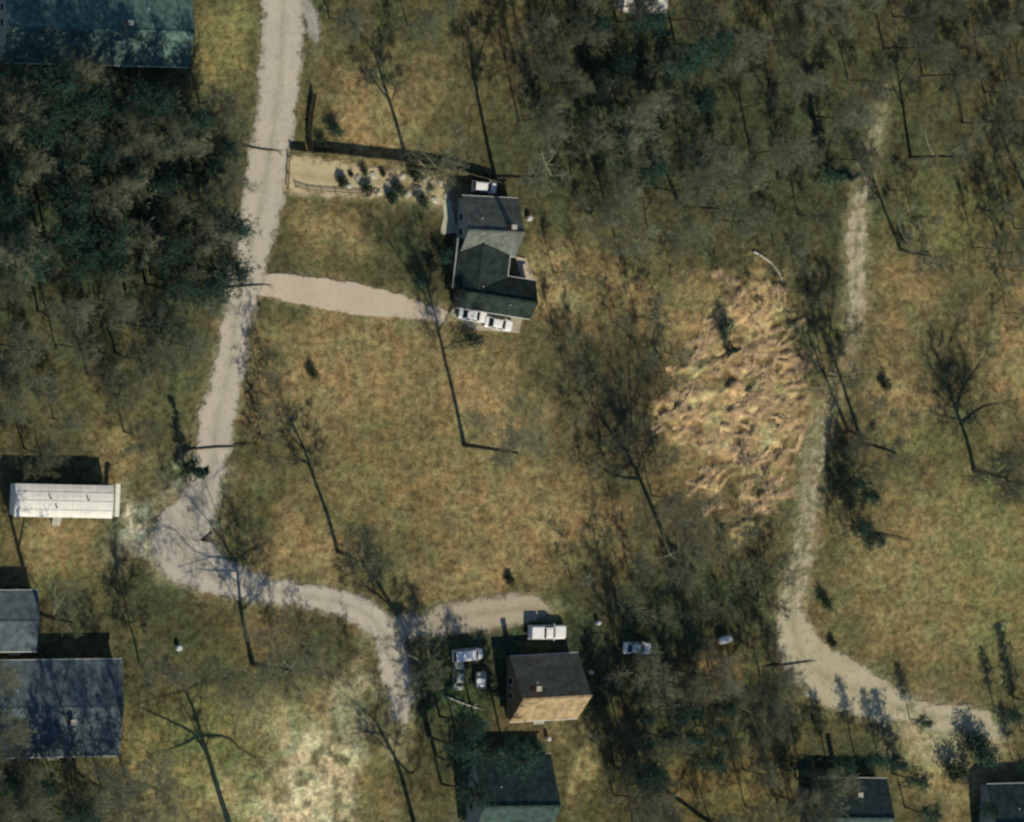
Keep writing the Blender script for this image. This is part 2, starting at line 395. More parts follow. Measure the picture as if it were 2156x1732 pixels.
def build_road(name, ln, zoff, material):
    n = len(ln); V = []; F = []; CV_ = []
    ts = [-1, -.8, -.62, -.45, -.28, -.12, 0, .12, .28, .45, .62, .8, 1]; K = len(ts); RV = []
    tg = np.gradient(ln[:, :2], axis=0); tg /= np.linalg.norm(tg, axis=1)[:, None]+1e-9
    nr = np.stack([-tg[:, 1], tg[:, 0]], 1)
    s = np.arange(n)*.8; sd = sum(map(ord, name)) % 97
    jl = (vnoise(s, s*0+3, sd, 1.6)-.5)*.8+(vnoise(s, s*0+8, 5, 5.)-.5)*1.0
    jr = (vnoise(s, s*0+5, sd+9, 1.6)-.5)*.8+(vnoise(s, s*0+9, 7, 5.)-.5)*1.0
    fray = 1.0
    if name == 'driveway': jl *= .25; jr *= .25; fray = .45
    for i in range(n):
        w = ln[i, 2]/2+fray; end = min(1.0, (n-1-i+.3)/5) if name in ('gravel_road', 'driveway', 'dirt_driveway', 'earth_driveway') else min(1.0, (i+.3)/3, (n-1-i+.3)/3)
        for k, t in enumerate(ts):
            off = t*(w+(jl[i] if t < 0 else jr[i])*abs(t))
            zz = zoff-.06*(abs(t) > .99)
            V.append((ln[i, 0]+nr[i, 0]*off, ln[i, 1]+nr[i, 1]*off, zz))
            full = (w-2*fray)/w
            cv = 1.0 if abs(t) <= full else max(0.0, 1-(abs(t)-full)/(1-full))
            if k in (0, K-1): cv = -.4
            RV.append(0.0 if name == 'driveway' else max(0.0, 1-abs(t)/.2)*.75+max(0.0, (abs(t)-.55)*1.2))
            CV_.append((cv*1.0 if cv < 0 else cv)*1.0 - (1-min(ln[i, 3], 1.0))*1.05 + max(0, ln[i, 3]-1) - (1-end)*.8)
    for i in range(n-1):
        for k in range(K-1):
            q = i*K+k; F.append((q, q+1, q+K+1, q+K))
    me = mesh_vf(name, V, F)
    at_ = me.attributes.new('cover', 'FLOAT', 'POINT'); at_.data.foreach_set('value', np.array(CV_, np.float32))
    at_ = me.attributes.new('rut', 'FLOAT', 'POINT'); at_.data.foreach_set('value', np.array(RV, np.float32))
    o = link(name, me, material); tag(o, kind='structure')
for zi, (k, ln) in enumerate(LINES.items()):
    build_road(k, ln, .012+.006*(5-zi), RM[k])

# ------------------------------------------------------------------ bare trees
def wander(rng, p, dr, length, n, jit, up):
    pts = [p]; q = p; v = dr
    for i in range(n):
        v = norm((v[0]+rng.gauss(0, jit), v[1]+rng.gauss(0, jit), v[2]+rng.gauss(0, jit)+up))
        s = length/n
        q = (q[0]+v[0]*s, q[1]+v[1]*s, q[2]+v[2]*s); pts.append(q)
    return pts
def along(pts, t):
    k = t*(len(pts)-1); i = min(int(k), len(pts)-2); f = k-i
    a, b = pts[i], pts[i+1]
    return (a[0]+(b[0]-a[0])*f, a[1]+(b[1]-a[1])*f, a[2]+(b[2]-a[2])*f), norm((b[0]-a[0], b[1]-a[1], b[2]-a[2]))
def side_dir(rng, dr, ang):
    r = (rng.gauss(0, 1), rng.gauss(0, 1), rng.gauss(0, 1))
    u = norm(cross(dr, r)); c, s = math.cos(ang), math.sin(ang)
    return norm((dr[0]*c+u[0]*s, dr[1]*c+u[1]*s, dr[2]*c+u[2]*s))
NCH = {1: 9, 2: 8, 3: 9}
SEG = {1: 5, 2: 4, 3: 3, 4: 2}
SID = {1: 5, 2: 4, 3: 3, 4: 3}
def branch(V, F, rng, lvl, p, dr, length, rad, nch):
    pts = wander(rng, p, dr, length, SEG[lvl], .16+.05*lvl, .07)
    k = len(pts); rr = [max(rad*(1-.8*i/(k-1)), .012) for i in range(k)]
    tube(V, F, pts, rr, SID[lvl], True)
    if lvl >= 4: return
    n = nch[lvl]
    for i in range(n):
        t = .22+.76*(i+rng.random()*.9)/n
        q, dd = along(pts, min(t, .99))
        L = length*(.62-.30*t)*rng.uniform(.75, 1.25)
        branch(V, F, rng, lvl+1, q, side_dir(rng, dd, R(rng.uniform(28, 62))), L, max(rad*(1-.8*t)*.62, .016 if lvl == 3 else .022), nch)
def bare_tree_meshes(name, seed, H, spread, limbs=9, nch=NCH, lean=(0, 0)):
    rng = random.Random(seed)
    TV, TF, CV, CF = [], [], [], []
    r0 = (.0085*H+.02)
    top = H*rng.uniform(.62, .75)
    pts = [(0, 0, -.3)]
    n = 8; x = y = 0.0; ax, ay = rng.gauss(0, .02)+lean[0], rng.gauss(0, .02)+lean[1]
    for i in range(1, n+1):
        x += (ax+rng.gauss(0, .09))*top/n; y += (ay+rng.gauss(0, .09))*top/n
        pts.append((x, y, top*i/n))
    rr = [r0*(1.25 if i == 0 else 1-.72*i/n) for i in range(n+1)]
    tube(TV, TF, pts, rr, 8, False)
    a0 = rng.random()*6.28
    for i in range(limbs):
        t = .34+.66*(i+.4*rng.random())/limbs
        q, dd = along(pts, min(t, .995))
        az = a0+i*2.4+rng.gauss(0, .3); el = R(rng.uniform(18, 42)+38*(t-.34))
        dr = (math.cos(az)*math.cos(el), math.sin(az)*math.cos(el), math.sin(el))
        L = spread*(1.05-.35*t)*rng.uniform(.8, 1.15)
        branch(CV, CF, rng, 1, q, dr, L, r0*(1-.72*t)*.62, nch)
    # leader
    q, dd = along(pts, .999)
    branch(CV, CF, rng, 1, q, norm((dd[0], dd[1], 1.4)), (H-top)*1.05, r0*.28, nch)
    return mesh_vf(name+'_trunk', TV, TF), mesh_vf(name+'_crown', CV, CF)
BARE = []
for i, (H, sp, lb) in enumerate([(19, 6.2, 10), (21, 6.8, 11), (17, 5.6, 9), (15, 5.0, 9), (22, 7.0, 11), (18, 5.2, 10)]):
    BARE.append(bare_tree_meshes('bare_tree%d' % i, 100+i, H, sp, lb))
SAPL = []
for i, (H, sp, lb) in enumerate([(8, 2.6, 8), (6.5, 2.3, 7), (9.5, 2.8, 8)]):
    SAPL.append(bare_tree_meshes('sapling%d' % i, 200+i, H, sp, lb, {1: 6, 2: 6, 3: 4}))
def place_tree(name, proto, px, py, label, group, scale=1.0, rz=0.0, cat='tree', crown_mat=None, trunk_mat=None):
    p = at(px, py)
    e = empty(name, (p.x, p.y, -.12), label, cat, group, rz); e.scale = (scale,)*3
    link('trunk', proto[0], trunk_mat or BARK, e); link('crown', proto[1], crown_mat or TWIG, e)
    return e

# ------------------------------------------------------------------ evergreens
def needle_tuft(V, F, rng, c, r, n, wid):
    for i in range(n):
        dr = norm((rng.gauss(0, 1), rng.gauss(0, 1), rng.gauss(.35, .8)))
        u = norm(cross(dr, (rng.gauss(0, 1), rng.gauss(0, 1), rng.gauss(0, 1))))
        L = r*rng.uniform(.6, 1.15); b = len(V); w = wid*rng.uniform(.7, 1.3)
        o = (c[0]+rng.gauss(0, r*.25), c[1]+rng.gauss(0, r*.25), c[2]+rng.gauss(0, r*.2))
        V += [(o[0]-u[0]*w, o[1]-u[1]*w, o[2]-u[2]*w), (o[0]+u[0]*w, o[1]+u[1]*w, o[2]+u[2]*w), (o[0]+dr[0]*L, o[1]+dr[1]*L, o[2]+dr[2]*L)]
        F.append((b, b+1, b+2))
def pine_meshes(name, seed, H, spread, base=.45, conic=False):
    rng = random.Random(seed); TV, TF, CV, CF = [], [], [], []
    r0 = .013*H+.03
    pts = [(rng.gauss(0, .05)*i, rng.gauss(0, .05)*i, -.3 if i == 0 else H*i/8) for i in range(9)]
    tube(TV, TF, pts, [r0*(1-.9*i/8) for i in range(9)], 7, True)
    nb = 46 if not conic else 60
    for i in range(nb):
        t = base+(1-base)*(i+rng.random())/nb
        q, dd = along(pts, min(t, .995))
        f = (1-t)/(1-base)
        prof = (min(1, 1.6*f+.18)*(1-.25*f*f)) if not conic else (f*.92+.08)
        L = spread*prof*rng.uniform(.55, 1.15)
        az = i*2.4+rng.gauss(0, .4); el = R(rng.uniform(-5, 25)+30*(t-base))
        dr = (math.cos(az)*math.cos(el), math.sin(az)*math.cos(el), math.sin(el))
        bp = wander(rng, q, dr, L, 4, .12, .05)
        tube(TV, TF, bp, [r0*.25*(1-.8*k/4)+.01 for k in range(5)], 4, True)
        nt_ = max(3, int(L*(3.2 if not conic else 5)))
        for k in range(nt_):
            s = .25+.75*(k+rng.random())/nt_
            c, cd = along(bp, min(s, .99))
            sp_ = L*.20
            c = (c[0]+rng.gauss(0, sp_), c[1]+rng.gauss(0, sp_), c[2]+rng.gauss(0, sp_*.4))
            needle_tuft(CV, CF, rng, c, rng.uniform(.35, .7) if not conic else rng.uniform(.25, .45), 13, .05)
    return mesh_vf(name+'_trunk', TV, TF), mesh_vf(name+'_crown', CV, CF)
PINE = [pine_meshes('pine%d' % i, 300+i, H, sp, b) for i, (H, sp, b) in enumerate([(18, 4.0, .42), (21, 4.6, .5), (15, 3.6, .38)])]
CEDAR = [pine_meshes('cedar%d' % i, 320+i, H, sp, .06, True) for i, (H, sp) in enumerate([(7.5, 1.7), (9, 2.0)])]

def shrub_meshes(name, seed, h, r, n=520):
    rng = random.Random(seed); SV, SF, LV, LF = [], [], [], []
    cl = []
    for i in range(9):
        az = i*2.4; rr = r*rng.uniform(.25, .75)
        tip = (math.cos(az)*rr, math.sin(az)*rr, h*rng.uniform(.45, .85))
        tube(SV, SF, [(0, 0, -.1), (tip[0]*.35, tip[1]*.35, tip[2]*.5), tip], [.05, .035, .015], 4, True); cl.append(tip)
    for i in range(n):
        c = rng.choice(cl)
        g = (rng.gauss(0, r*.28), rng.gauss(0, r*.28), rng.gauss(0, h*.17))
        p = (c[0]+g[0], c[1]+g[1], max(.05, c[2]+g[2]))
        u = norm((rng.gauss(0, 1), rng.gauss(0, 1), rng.gauss(0, 1))); w = norm(cross(u, (rng.gauss(0, 1), rng.gauss(0, 1), rng.gauss(0, 1))))
        s = rng.uniform(.07, .15); b = len(LV)
        LV += [tuple(p[k]-u[k]*s for k in range(3)), tuple(p[k]+w[k]*s*.6 for k in range(3)), tuple(p[k]+u[k]*s for k in range(3)), tuple(p[k]-w[k]*s*.6 for k in range(3))]
        LF.append((b, b+1, b+2, b+3))
    return mesh_vf(name+'_stem', SV, SF), mesh_vf(name+'_leaf', LV, LF)
SHRUB = [shrub_meshes('shrub%d' % i, 400+i, h, r, n) for i, (h, r, n) in enumerate([(1.5, .9, 700), (2.2, 1.2, 900), (1.1, .7, 500)])]
def place_shrub(px, py, label, group=None, k=0, scale=1.0, m=None, name='shrub'):
    p = at(px, py); e = empty(name, (p.x, p.y, -.12), label, 'shrub', group, px*.37); e.scale = (scale,)*3
    link('stem', SHRUB[k][0], BARK, e); link('foliage', SHRUB[k][1], m or LEAF, e)
    return e

# ------------------------------------------------------------------ trees whose shadows the photograph shows one by one
def to3(line, h0, rise):
    """shadow trace (picture pixels) -> branch in space; rise None = upright trunk"""
    S = [at(*p) for p in line]; out = []; h = h0; prev = None
    for i, s in enumerate(S):
        if rise is None:
            h = max(0.0, (s-S[0]).dot(sv))*math.tan(SUN_EL)
        elif prev is not None:
            h += (s-prev).length*rise
        q = s+SUNK*h
        out.append((q.x, q.y, h)); prev = s
    return out
def traced_tree(name, label, trunk, limbs=(), r0=.3, seed=1, fill=6, spread=4.0, group=None, nch=NCH):
    rng = random.Random(seed)
    T = to3(trunk, 0, None); base = T[0]
    p0 = Vector((base[0], base[1], 0))
    e = empty(name, (p0.x, p0.y, 0), label, 'tree', group)
    loc = lambda pts: [(q[0]-p0.x, q[1]-p0.y, q[2]) for q in pts]
    T = loc(T); n = len(T)
    T = [(T[0][0], T[0][1], -.3)]+T[1:]
    # resample for a smoother trunk
    sm = smooth_line(T, .9); sm = [tuple(q) for q in sm]
    k = len(sm)
    TV, TF, CV, CF = [], [], [], []
    tube(TV, TF, sm, [r0*1.15*(1.15 if i == 0 else 1-.6*i/(k-1)) for i in range(k)], 8, False)
    H = sm[-1][2]
    paths = []
    for lb in limbs:
        s0 = at(*lb[0])
        # height of the trunk where the limb leaves it: closest trunk shadow point
        bi = min(range(k), key=lambda i: (Vector((sm[i][0]+p0.x, sm[i][1]+p0.y, 0))-SUNK*sm[i][2]-Vector((s0.x, s0.y, 0))).length)
        L = loc(to3(lb, sm[bi][2], .30)); L[0] = sm[bi]
        ls = [tuple(q) for q in smooth_line(L, .9)]; m_ = len(ls)
        rb = r0*(1-.68*bi/(k-1))*.62
        tube(CV, CF, ls, [max(.06, rb*1.35*(1-.75*i/(m_-1))) for i in range(m_)], 5, True)
        paths.append((ls, rb))
    for ls, rb in paths:
        tot = sum((Vector(ls[i+1])-Vector(ls[i])).length for i in range(len(ls)-1))
        for i in range(max(4, int(tot*.9))):
            t = .25+.74*rng.random(); q, dd = along(ls, t)
            branch(CV, CF, rng, 2, q, side_dir(rng, dd, R(rng.uniform(25, 60))), tot*(.5-.25*t)*rng.uniform(.7, 1.2)+.6, max(.025, rb*.4*(1-.7*t)), nch)
    for i in range(fill):
        t = .45+.55*(i+rng.random())/fill; q, dd = along(sm, min(t, .995))
        az = i*2.4+rng.random(); el = R(rng.uniform(20, 55))
        branch(CV, CF, rng, 1, q, (math.cos(az)*math.cos(el), math.sin(az)*math.cos(el), math.sin(el)), spread*rng.uniform(.6, 1.05), r0*(1-.68*t)*.5, nch)
    link('trunk', mesh_vf(name+'_trunk', TV, TF), BARK, e)
    link('crown', mesh_vf(name+'_crown', CV, CF), TWIG, e)
    return e
def S(pts):   # source pixels (2236 wide) -> the 2156-wide frame used everywhere here
    return [(x*.9642, y*.9644) for x, y in pts]
LT = {1: 6, 2: 6, 3: 5}
traced_tree('bare_tree', 'tall bare tree on the tan lawn just below the parked white cars', [(978,938),(960,850),(936,750),(914,655),(896,590)],
    [[(914,655),(880,600),(840,540),(800,480)],[(905,620),(905,550),(890,470)],[(925,700),(955,640),(990,590)],[(896,590),(870,530),(850,470)]], .30, 11, 7, 5.0)
traced_tree('bare_tree', 'forked bare tree leaning over the lawn above the road bend', [(712,1162),(690,1085),(662,1010),(642,950),(610,880)],
    [[(642,950),(600,900),(560,800)],[(655,990),(620,960),(590,900)],[(610,880),(590,830),(575,760)]], .30, 12, 6, 4.4)
traced_tree('bare_tree', 'bare tree on the right edge of the curving gravel road', [(868,1400),(846,1315),(802,1240),(758,1180)],
    [[(846,1315),(815,1270),(770,1235),(735,1195)],[(802,1240),(800,1190),(780,1130)]], .28, 13, 6, 4.2)
traced_tree('bare_tree', 'big bare tree in the lower left foreground with a long forked shadow', S([(505,1812),(473,1714),(454,1650),(440,1608),(429,1566),(406,1511)]),
    [S([(454,1650),(430,1612),(417,1600),(362,1572),(295,1541)]), S([(406,1511),(356,1522),(289,1541)]), S([(425,1605),(388,1633),(355,1645)]),
     S([(443,1611),(495,1612),(529,1639),(573,1664)]), S([(406,1511),(380,1475),(356,1452)]), S([(406,1511),(450,1490),(520,1480)])], .40, 14, 7, 5.0, nch=LT)
traced_tree('bare_tree', 'bare tree below the road junction with its shadow spread over the gravel', S([(551,1450),(537,1386),(526,1330),(520,1270),(516,1225)]),
    [S([(516,1225),(456,1139),(412,1086),(380,1050)]), S([(520,1250),(490,1180),(470,1110),(440,1040)]), S([(523,1206),(560,1195),(598,1180)]),
     S([(520,1250),(460,1245),(420,1240)]), S([(516,1225),(430,1205),(370,1150),(310,1170)]), S([(518,1235),(470,1215),(380,1240)]), S([(516,1225),(520,1150),(500,1080)])], .36, 15, 9, 5.4)
traced_tree('bare_tree', 'dark bare tree in the scrub beside the bright straw patch', [(1405,1142),(1370,1062),(1325,962),(1272,892)],
    [[(1325,962),(1330,880),(1325,780),(1330,700)],[(1272,892),(1230,842),(1180,700)],[(1290,915),(1330,850),(1370,740)],[(1272,892),(1240,780),(1250,690)],[(1350,1010),(1290,1000),(1230,960)]], .34, 16, 12, 5.6)
traced_tree('bare_tree', 'bare tree behind the fence above the upper white car', [(1042,372),(1016,250),(996,150),(986,60)],
    [[(996,150),(1020,90),(1030,20)],[(986,60),(960,10),(940,-40)]], .30, 17, 6, 4.4)
traced_tree('bare_tree', 'bare tree rising beside the middle of the wooden fence', [(860,352),(836,262),(806,168),(790,115)],
    [[(820,215),(795,180),(768,140),(750,110)],[(790,115),(800,60),(820,0)],[(790,115),(750,60),(720,20)]], .30, 18, 6, 4.6)
traced_tree('bare_tree', 'bare tree on the right shoulder of the dirt track, nearer the meadow', [(1816,932),(1762,772),(1730,690)], [[(1762,772),(1720,680),(1700,600)],[(1740,715),(1755,640),(1750,580)]], .28, 19, 5, 3.6)
traced_tree('bare_tree', 'bare tree standing at the edge of the dirt track beside the straw patch', [(1786,905),(1740,800),(1700,700)], [[(1720,750),(1690,690),(1680,620)],[(1700,700),(1720,640),(1730,590)]], .24, 20, 5, 3.6)
traced_tree('bare_tree', 'spreading bare tree in the meadow at the right edge', [(2052,992),(2036,925),(2012,860),(1996,800)],
    [[(2012,860),(2040,800),(2080,740),(2090,690)],[(1996,800),(1970,740),(1950,690)],[(1996,800),(2000,730),(2020,670)],[(2020,880),(2070,860),(2120,850)]], .36, 21, 13, 6.2)
traced_tree('bare_tree', 'bare tree at the upper right casting a thin bent shadow on grass', [(1917,332),(1908,270),(1895,180),(1880,110)], [[(1895,180),(1930,120),(1950,60)],[(1902,220),(1870,160),(1850,90)]], .28, 22, 6, 4.5)
traced_tree('bare_tree', 'bare tree cut by the right edge with a slanting shadow near the top', [(2162,402),(2135,345),(2110,285),(2085,200)], [[(2110,285),(2060,200),(2030,140)]], .30, 23, 6, 4.5)
traced_tree('bare_tree', 'bare tree between the upper dirt track and the right meadow', [(1897,525),(1870,460),(1845,395),(1815,300)], [[(1845,395),(1790,310),(1760,230)]], .25, 24, 6, 4.0)
traced_tree('bare_tree', 'bare tree at the lower edge of the upper woods with a kinked shadow', [(1432,430),(1395,340),(1372,255),(1350,160)], [[(1372,255),(1400,190),(1410,120)]], .3, 25, 6, 4.6)
traced_tree('bare_tree', 'bare tree at the bottom edge between pale earth and the dark roofed house', S([(908,1810),(874,1686),(855,1640),(818,1572)]),
    [S([(818,1572),(771,1533),(720,1490)]), S([(860,1650),(900,1690),(930,1640)]), S([(840,1610),(800,1600),(760,1610)]), S([(818,1572),(830,1510),(820,1450)])], .34, 26, 5, 4.5)
traced_tree('bare_tree', 'bare tree cut by the bottom edge right of the dark roofed house', S([(1560,1800),(1450,1725),(1400,1690),(1370,1600)]), [S([(1400,1690),(1340,1650),(1310,1600)])], .28, 27, 5, 4.0)
traced_tree('bare_tree', 'bare tree at the left edge below the white trailer', [(75,1290),(40,1160),(20,1080),(6,1010)], [[(20,1080),(-10,1000),(-20,940)],[(40,1160),(50,1100),(70,1040)]], .32, 28, 4, 3.6)

# slender trunks slanting over the roads
def leaning_trunk(px0, py0, px1, py1, h, label, r=.13):
    a = at(px0, py0); b = at(px1, py1, h)
    e = empty('fallen_tree', (a.x, a.y, 0), label, 'fallen tree')
    q = b-a; rng = random.Random(int(px0)); V, F, CV, CF = [], [], [], []
    pts = [(0, 0, -.2)]+[(q.x*t+rng.gauss(0, .06), q.y*t+rng.gauss(0, .06), h*math.sin(t*3.1)*.3+.08) for t in (.2, .4, .6, .8, 1)]
    tube(V, F, pts, [r*1.2, r, r*.9, r*.75, r*.6, r*.4], 7, True)
    for i in range(4):
        c, dd = along(pts, .7+.07*i); branch(CV, CF, rng, 3, c, side_dir(rng, dd, R(40)), rng.uniform(.8, 1.6), .03, LT)
    link('trunk', mesh_vf('leaning_trunk', V, F), BARK, e); link('crown', mesh_vf('leaning_crown', CV, CF), TWIG, e)
leaning_trunk(385, 946, 560, 938, .35, 'slender dark trunk lying across the gravel road above the junction')
leaning_trunk(432, 608, 578, 600, .35, 'slender dark trunk lying across the road by the pink driveway')
leaning_trunk(470, 306, 602, 318, .35, 'slender dark trunk lying across the road at the fence end')
leaning_trunk(1812, 1120, 1926, 1142, .35, 'slender fallen trunk lying alone in the right meadow')
leaning_trunk(1600, 1406, 1726, 1392, .35, 'slender crooked trunk lying over the lower bend of the track')

# ------------------------------------------------------------------ woods
def scatter(rng, poly, n, mind, avoid=()):
    xs = [p[0] for p in poly]; ys = [p[1] for p in poly]; out = []; tries = 0
    while len(out) < n and tries < n*80:
        tries += 1
        x = rng.uniform(min(xs), max(xs)); y = rng.uniform(min(ys), max(ys))
        if not in_poly([x], [y], poly)[0]: continue
        if any((x-a)**2+(y-b)**2 < mind*mind for a, b in out): continue
        if any(x0 < x < x1 and y0 < y < y1 for x0, y0, x1, y1 in avoid): continue
        w = at(x, y); X = np.array([w.x]); Y = np.array([w.y])
        if min(road_dist(X, Y, ln)[0] for ln in LINES.values()) < .8: continue
        out.append((x, y))
    return out
HOUSES = [(-40,-60,420,130),(0,1000,240,1105),(935,375,1150,700),(1060,1370,1260,1540),(940,1580,1215,1790),(-60,1240,275,1600),(1690,1590,1900,1790),(2040,1620,2200,1790),(1290,1330,1400,1400),(920,1310,1220,1460),(1290,-80,1430,20)]
WOODS = [ # polygon, count, min distance px, meshes, name, label, group, scale range
 ([(-80,150),(400,170),(445,260),(440,430),(415,640),(350,730),(250,790),(-80,800)], 38, 60, BARE, 'bare_tree', 'bare tree in the dense wood left of the gravel road', 'bare trees of the left wood', (.8,1.05)),
 ([(-80,160),(380,180),(425,260),(420,430),(390,660),(300,690),(120,560),(-80,560)], 40, 52, PINE, 'pine_tree', 'dark pine in the dense wood left of the gravel road', 'pines of the left wood', (.75,1.0)),
 ([(-80,800),(240,800),(290,930),(60,960),(-80,960)], 6, 80, BARE, 'bare_tree', 'bare tree in the thin wood above the white trailer', 'bare trees above the trailer', (.6,.8)),
 ([(680,-40),(1000,-60),(960,60),(700,90)], 5, 80, BARE, 'bare_tree', 'bare tree in the grove at the top right of the gravel road', 'bare trees of the top grove', (.7,.9)),
 ([(1060,-60),(1680,-60),(1690,520),(1500,520),(1280,500),(1170,440),(1090,300)], 36, 64, BARE, 'bare_tree', 'bare tree in the upper woods left of the dirt track', 'bare trees of the upper woods', (.65,.95)),
 ([(1180,0),(1420,0),(1440,300),(1400,380),(1230,340)], 10, 66, PINE, 'pine_tree', 'green pine in the upper woods near the white roof', 'pines of the upper woods', (.65,.9)),
 ([(1700,-60),(2180,-60),(2180,300),(2000,260),(1900,170),(1720,420)], 18, 70, BARE, 'bare_tree', 'bare tree in the woods right of the dirt track', 'bare trees of the upper right woods', (.7,1.0)),
 ([(1150,690),(1400,640),(1420,900),(1370,1120),(1260,1150),(1180,820)], 16, 48, SAPL, 'sapling', 'bare sapling in the scrub left of the straw patch', 'saplings in the scrub', (.8,1.15)),
 ([(1130,1190),(1620,1180),(1610,1300),(1240,1290)], 9, 66, SAPL, 'sapling', 'bare sapling in the thicket above the shaded car', 'saplings above the parked cars', (.9,1.3)),
 ([(1280,1400),(1620,1400),(1580,1800),(1280,1800)], 20, 60, BARE, 'bare_tree', 'bare tree in the dark wood right of the tan roof', 'bare trees of the lower wood', (.6,.85)),
 ([(1275,1500),(1500,1470),(1480,1560),(1390,1640),(1275,1640)], 11, 50, PINE, 'pine_tree', 'dark pine in the wood right of the tan roof', 'pines of the lower wood', (.55,.8)),
 ([(890,1480),(925,1480),(940,1560),(1060,1560),(960,1640),(900,1700)], 7, 42, PINE, 'pine_tree', 'dark pine left of the dark teal roofed house', 'pines beside the teal roof', (.7,.95)),
 ([(535,690),(560,690),(560,960),(530,1000),(525,900)], 5, 45, SAPL, 'sapling', 'bare sapling on the right verge of the gravel road', 'saplings beside the gravel road', (.8,1.1)),
 ([(-60,1620),(180,1640),(160,1840),(-60,1840)], 9, 58, PINE, 'pine_tree', 'dark pine in the lower left corner below the grey roof', 'pines of the lower left corner', (.6,.8)),
 ([(1620,560),(1770,560),(1780,820),(1690,840)], 8, 46, SAPL, 'sapling', 'bare sapling between straw patch and dirt track', 'saplings on the track verge', (.8,1.2)),
 ([(1750,930),(1815,930),(1815,1130),(1745,1130)], 11, 26, SAPL, 'sapling', 'bare sapling in the thicket right of the dirt track', 'saplings of the track thicket', (.7,1.0)),
 ([(60,1372),(290,1372),(300,1410),(60,1398)], 6, 40, BARE, 'bare_tree', 'bare tree arching over the blue grey roof', 'bare trees over the grey roof', (.8,1.0)),
 ([(1560,980),(1640,980),(1640,1180),(1560,1180)], 4, 50, SAPL, 'sapling', 'bare sapling left of the dirt track below the straw patch', 'saplings below the straw patch', (.7,1.0)),
 ([(560,1290),(740,1300),(760,1420),(580,1420)], 5, 52, SAPL, 'sapling', 'bare sapling on the brown island inside the road bend', 'saplings inside the road bend', (.6,.9)),
 ([(-90,1400),(-50,1400),(-45,1610),(280,1606),(250,1690),(-90,1710)], 11, 48, BARE, 'bare_tree', 'bare tree at the lower side of the blue grey roof', 'bare trees below the grey roof', (.8,1.05)),
 ([(1880,420),(2060,400),(2160,560),(2130,700),(1960,640)], 6, 80, SAPL, 'sapling', 'bare sapling in the upper part of the right meadow', 'saplings of the right meadow', (.9,1.4)),
 ([(1110,500),(1400,560),(1640,560),(1640,640),(1300,640),(1120,570)], 8, 60, SAPL, 'sapling', 'bare sapling on the tan slope below the upper woods', 'saplings below the upper woods', (.6,1.0)),
 ([(1640,1180),(1600,1240),(1560,1380),(1640,1400)], 5, 40, SAPL, 'sapling', 'bare sapling left of the lower dirt track', 'saplings left of the lower track', (.7,1.1)),
 ([(1625,1640),(1680,1610),(1690,1780),(1625,1800)], 4, 50, BARE, 'bare_tree', 'bare tree leaning over the lower right dark roof', 'bare trees by the lower right roof', (.75,.95)),
 ([(2080,480),(2180,420),(2180,560),(2100,600)], 3, 60, BARE, 'bare_tree', 'bare tree at the right edge above the meadow', 'bare trees at the right edge', (.6,.8)),
]
ORD = ['topmost', 'second', 'third', 'fourth', 'fifth', 'sixth', 'seventh', 'eighth', 'ninth', 'tenth', 'eleventh', 'twelfth']
def place_labels(pts, label):
    """one label per tree: the strip of the wood it stands in, then its rank from the top"""
    n = len(pts); cols = 1 if n <= 6 else (3 if n <= 20 else 5)
    names = {1: [''], 3: ['left third', 'middle third', 'right third'], 5: ['leftmost strip', 'left strip', 'middle strip', 'right strip', 'rightmost strip']}[cols]
    xs = sorted(p[0] for p in pts); out = {}
    strips = [[] for _ in range(cols)]
    for i, p in enumerate(sorted(pts)): strips[min(cols-1, i*cols//n)].append(p)
    for c, st in enumerate(strips):
        st.sort(key=lambda p: p[1])
        for k, p in enumerate(st):
            r = ORD[k] if k == 0 else ('lowest' if k == len(st)-1 else ORD[k]+' from top')
            if len(st) == 1: r = 'single'
            out[p] = label+', '+(names[c]+', ' if names[c] else '')+r
    return out
for wi, (poly, n, mind, protos, name, label, group, (s0, s1)) in enumerate(WOODS):
    rng = random.Random(900+wi)
    pts = scatter(rng, poly, n, mind, HOUSES)
    labs = place_labels(pts, label)
    for (x, y) in pts:
        pr = rng.choice(protos)
        place_tree(name, pr, x, y, labs[(x, y)], group, rng.uniform(s0, s1), rng.uniform(0, 6.28), 'tree', NEEDLE if protos in (PINE, CEDAR) else TWIG)
for (x, y, k, s, label) in [
    (392, 990, 1, .95, 'narrow dark cedar beside the gravel road above the junction'),
    (1128, 225, 1, 1.0, 'dark cedar at the left edge of the upper woods'),
    (1742, 365, 1, 1.1, 'dark cedar beside the upper end of the dirt track'),
    (1530, 735, 0, .6, 'small dark cedar at the top of the straw patch')]:
    place_tree('cedar_tree', CEDAR[k], x, y, label, 'cedars', s, x*.1, 'tree', NEEDLE)

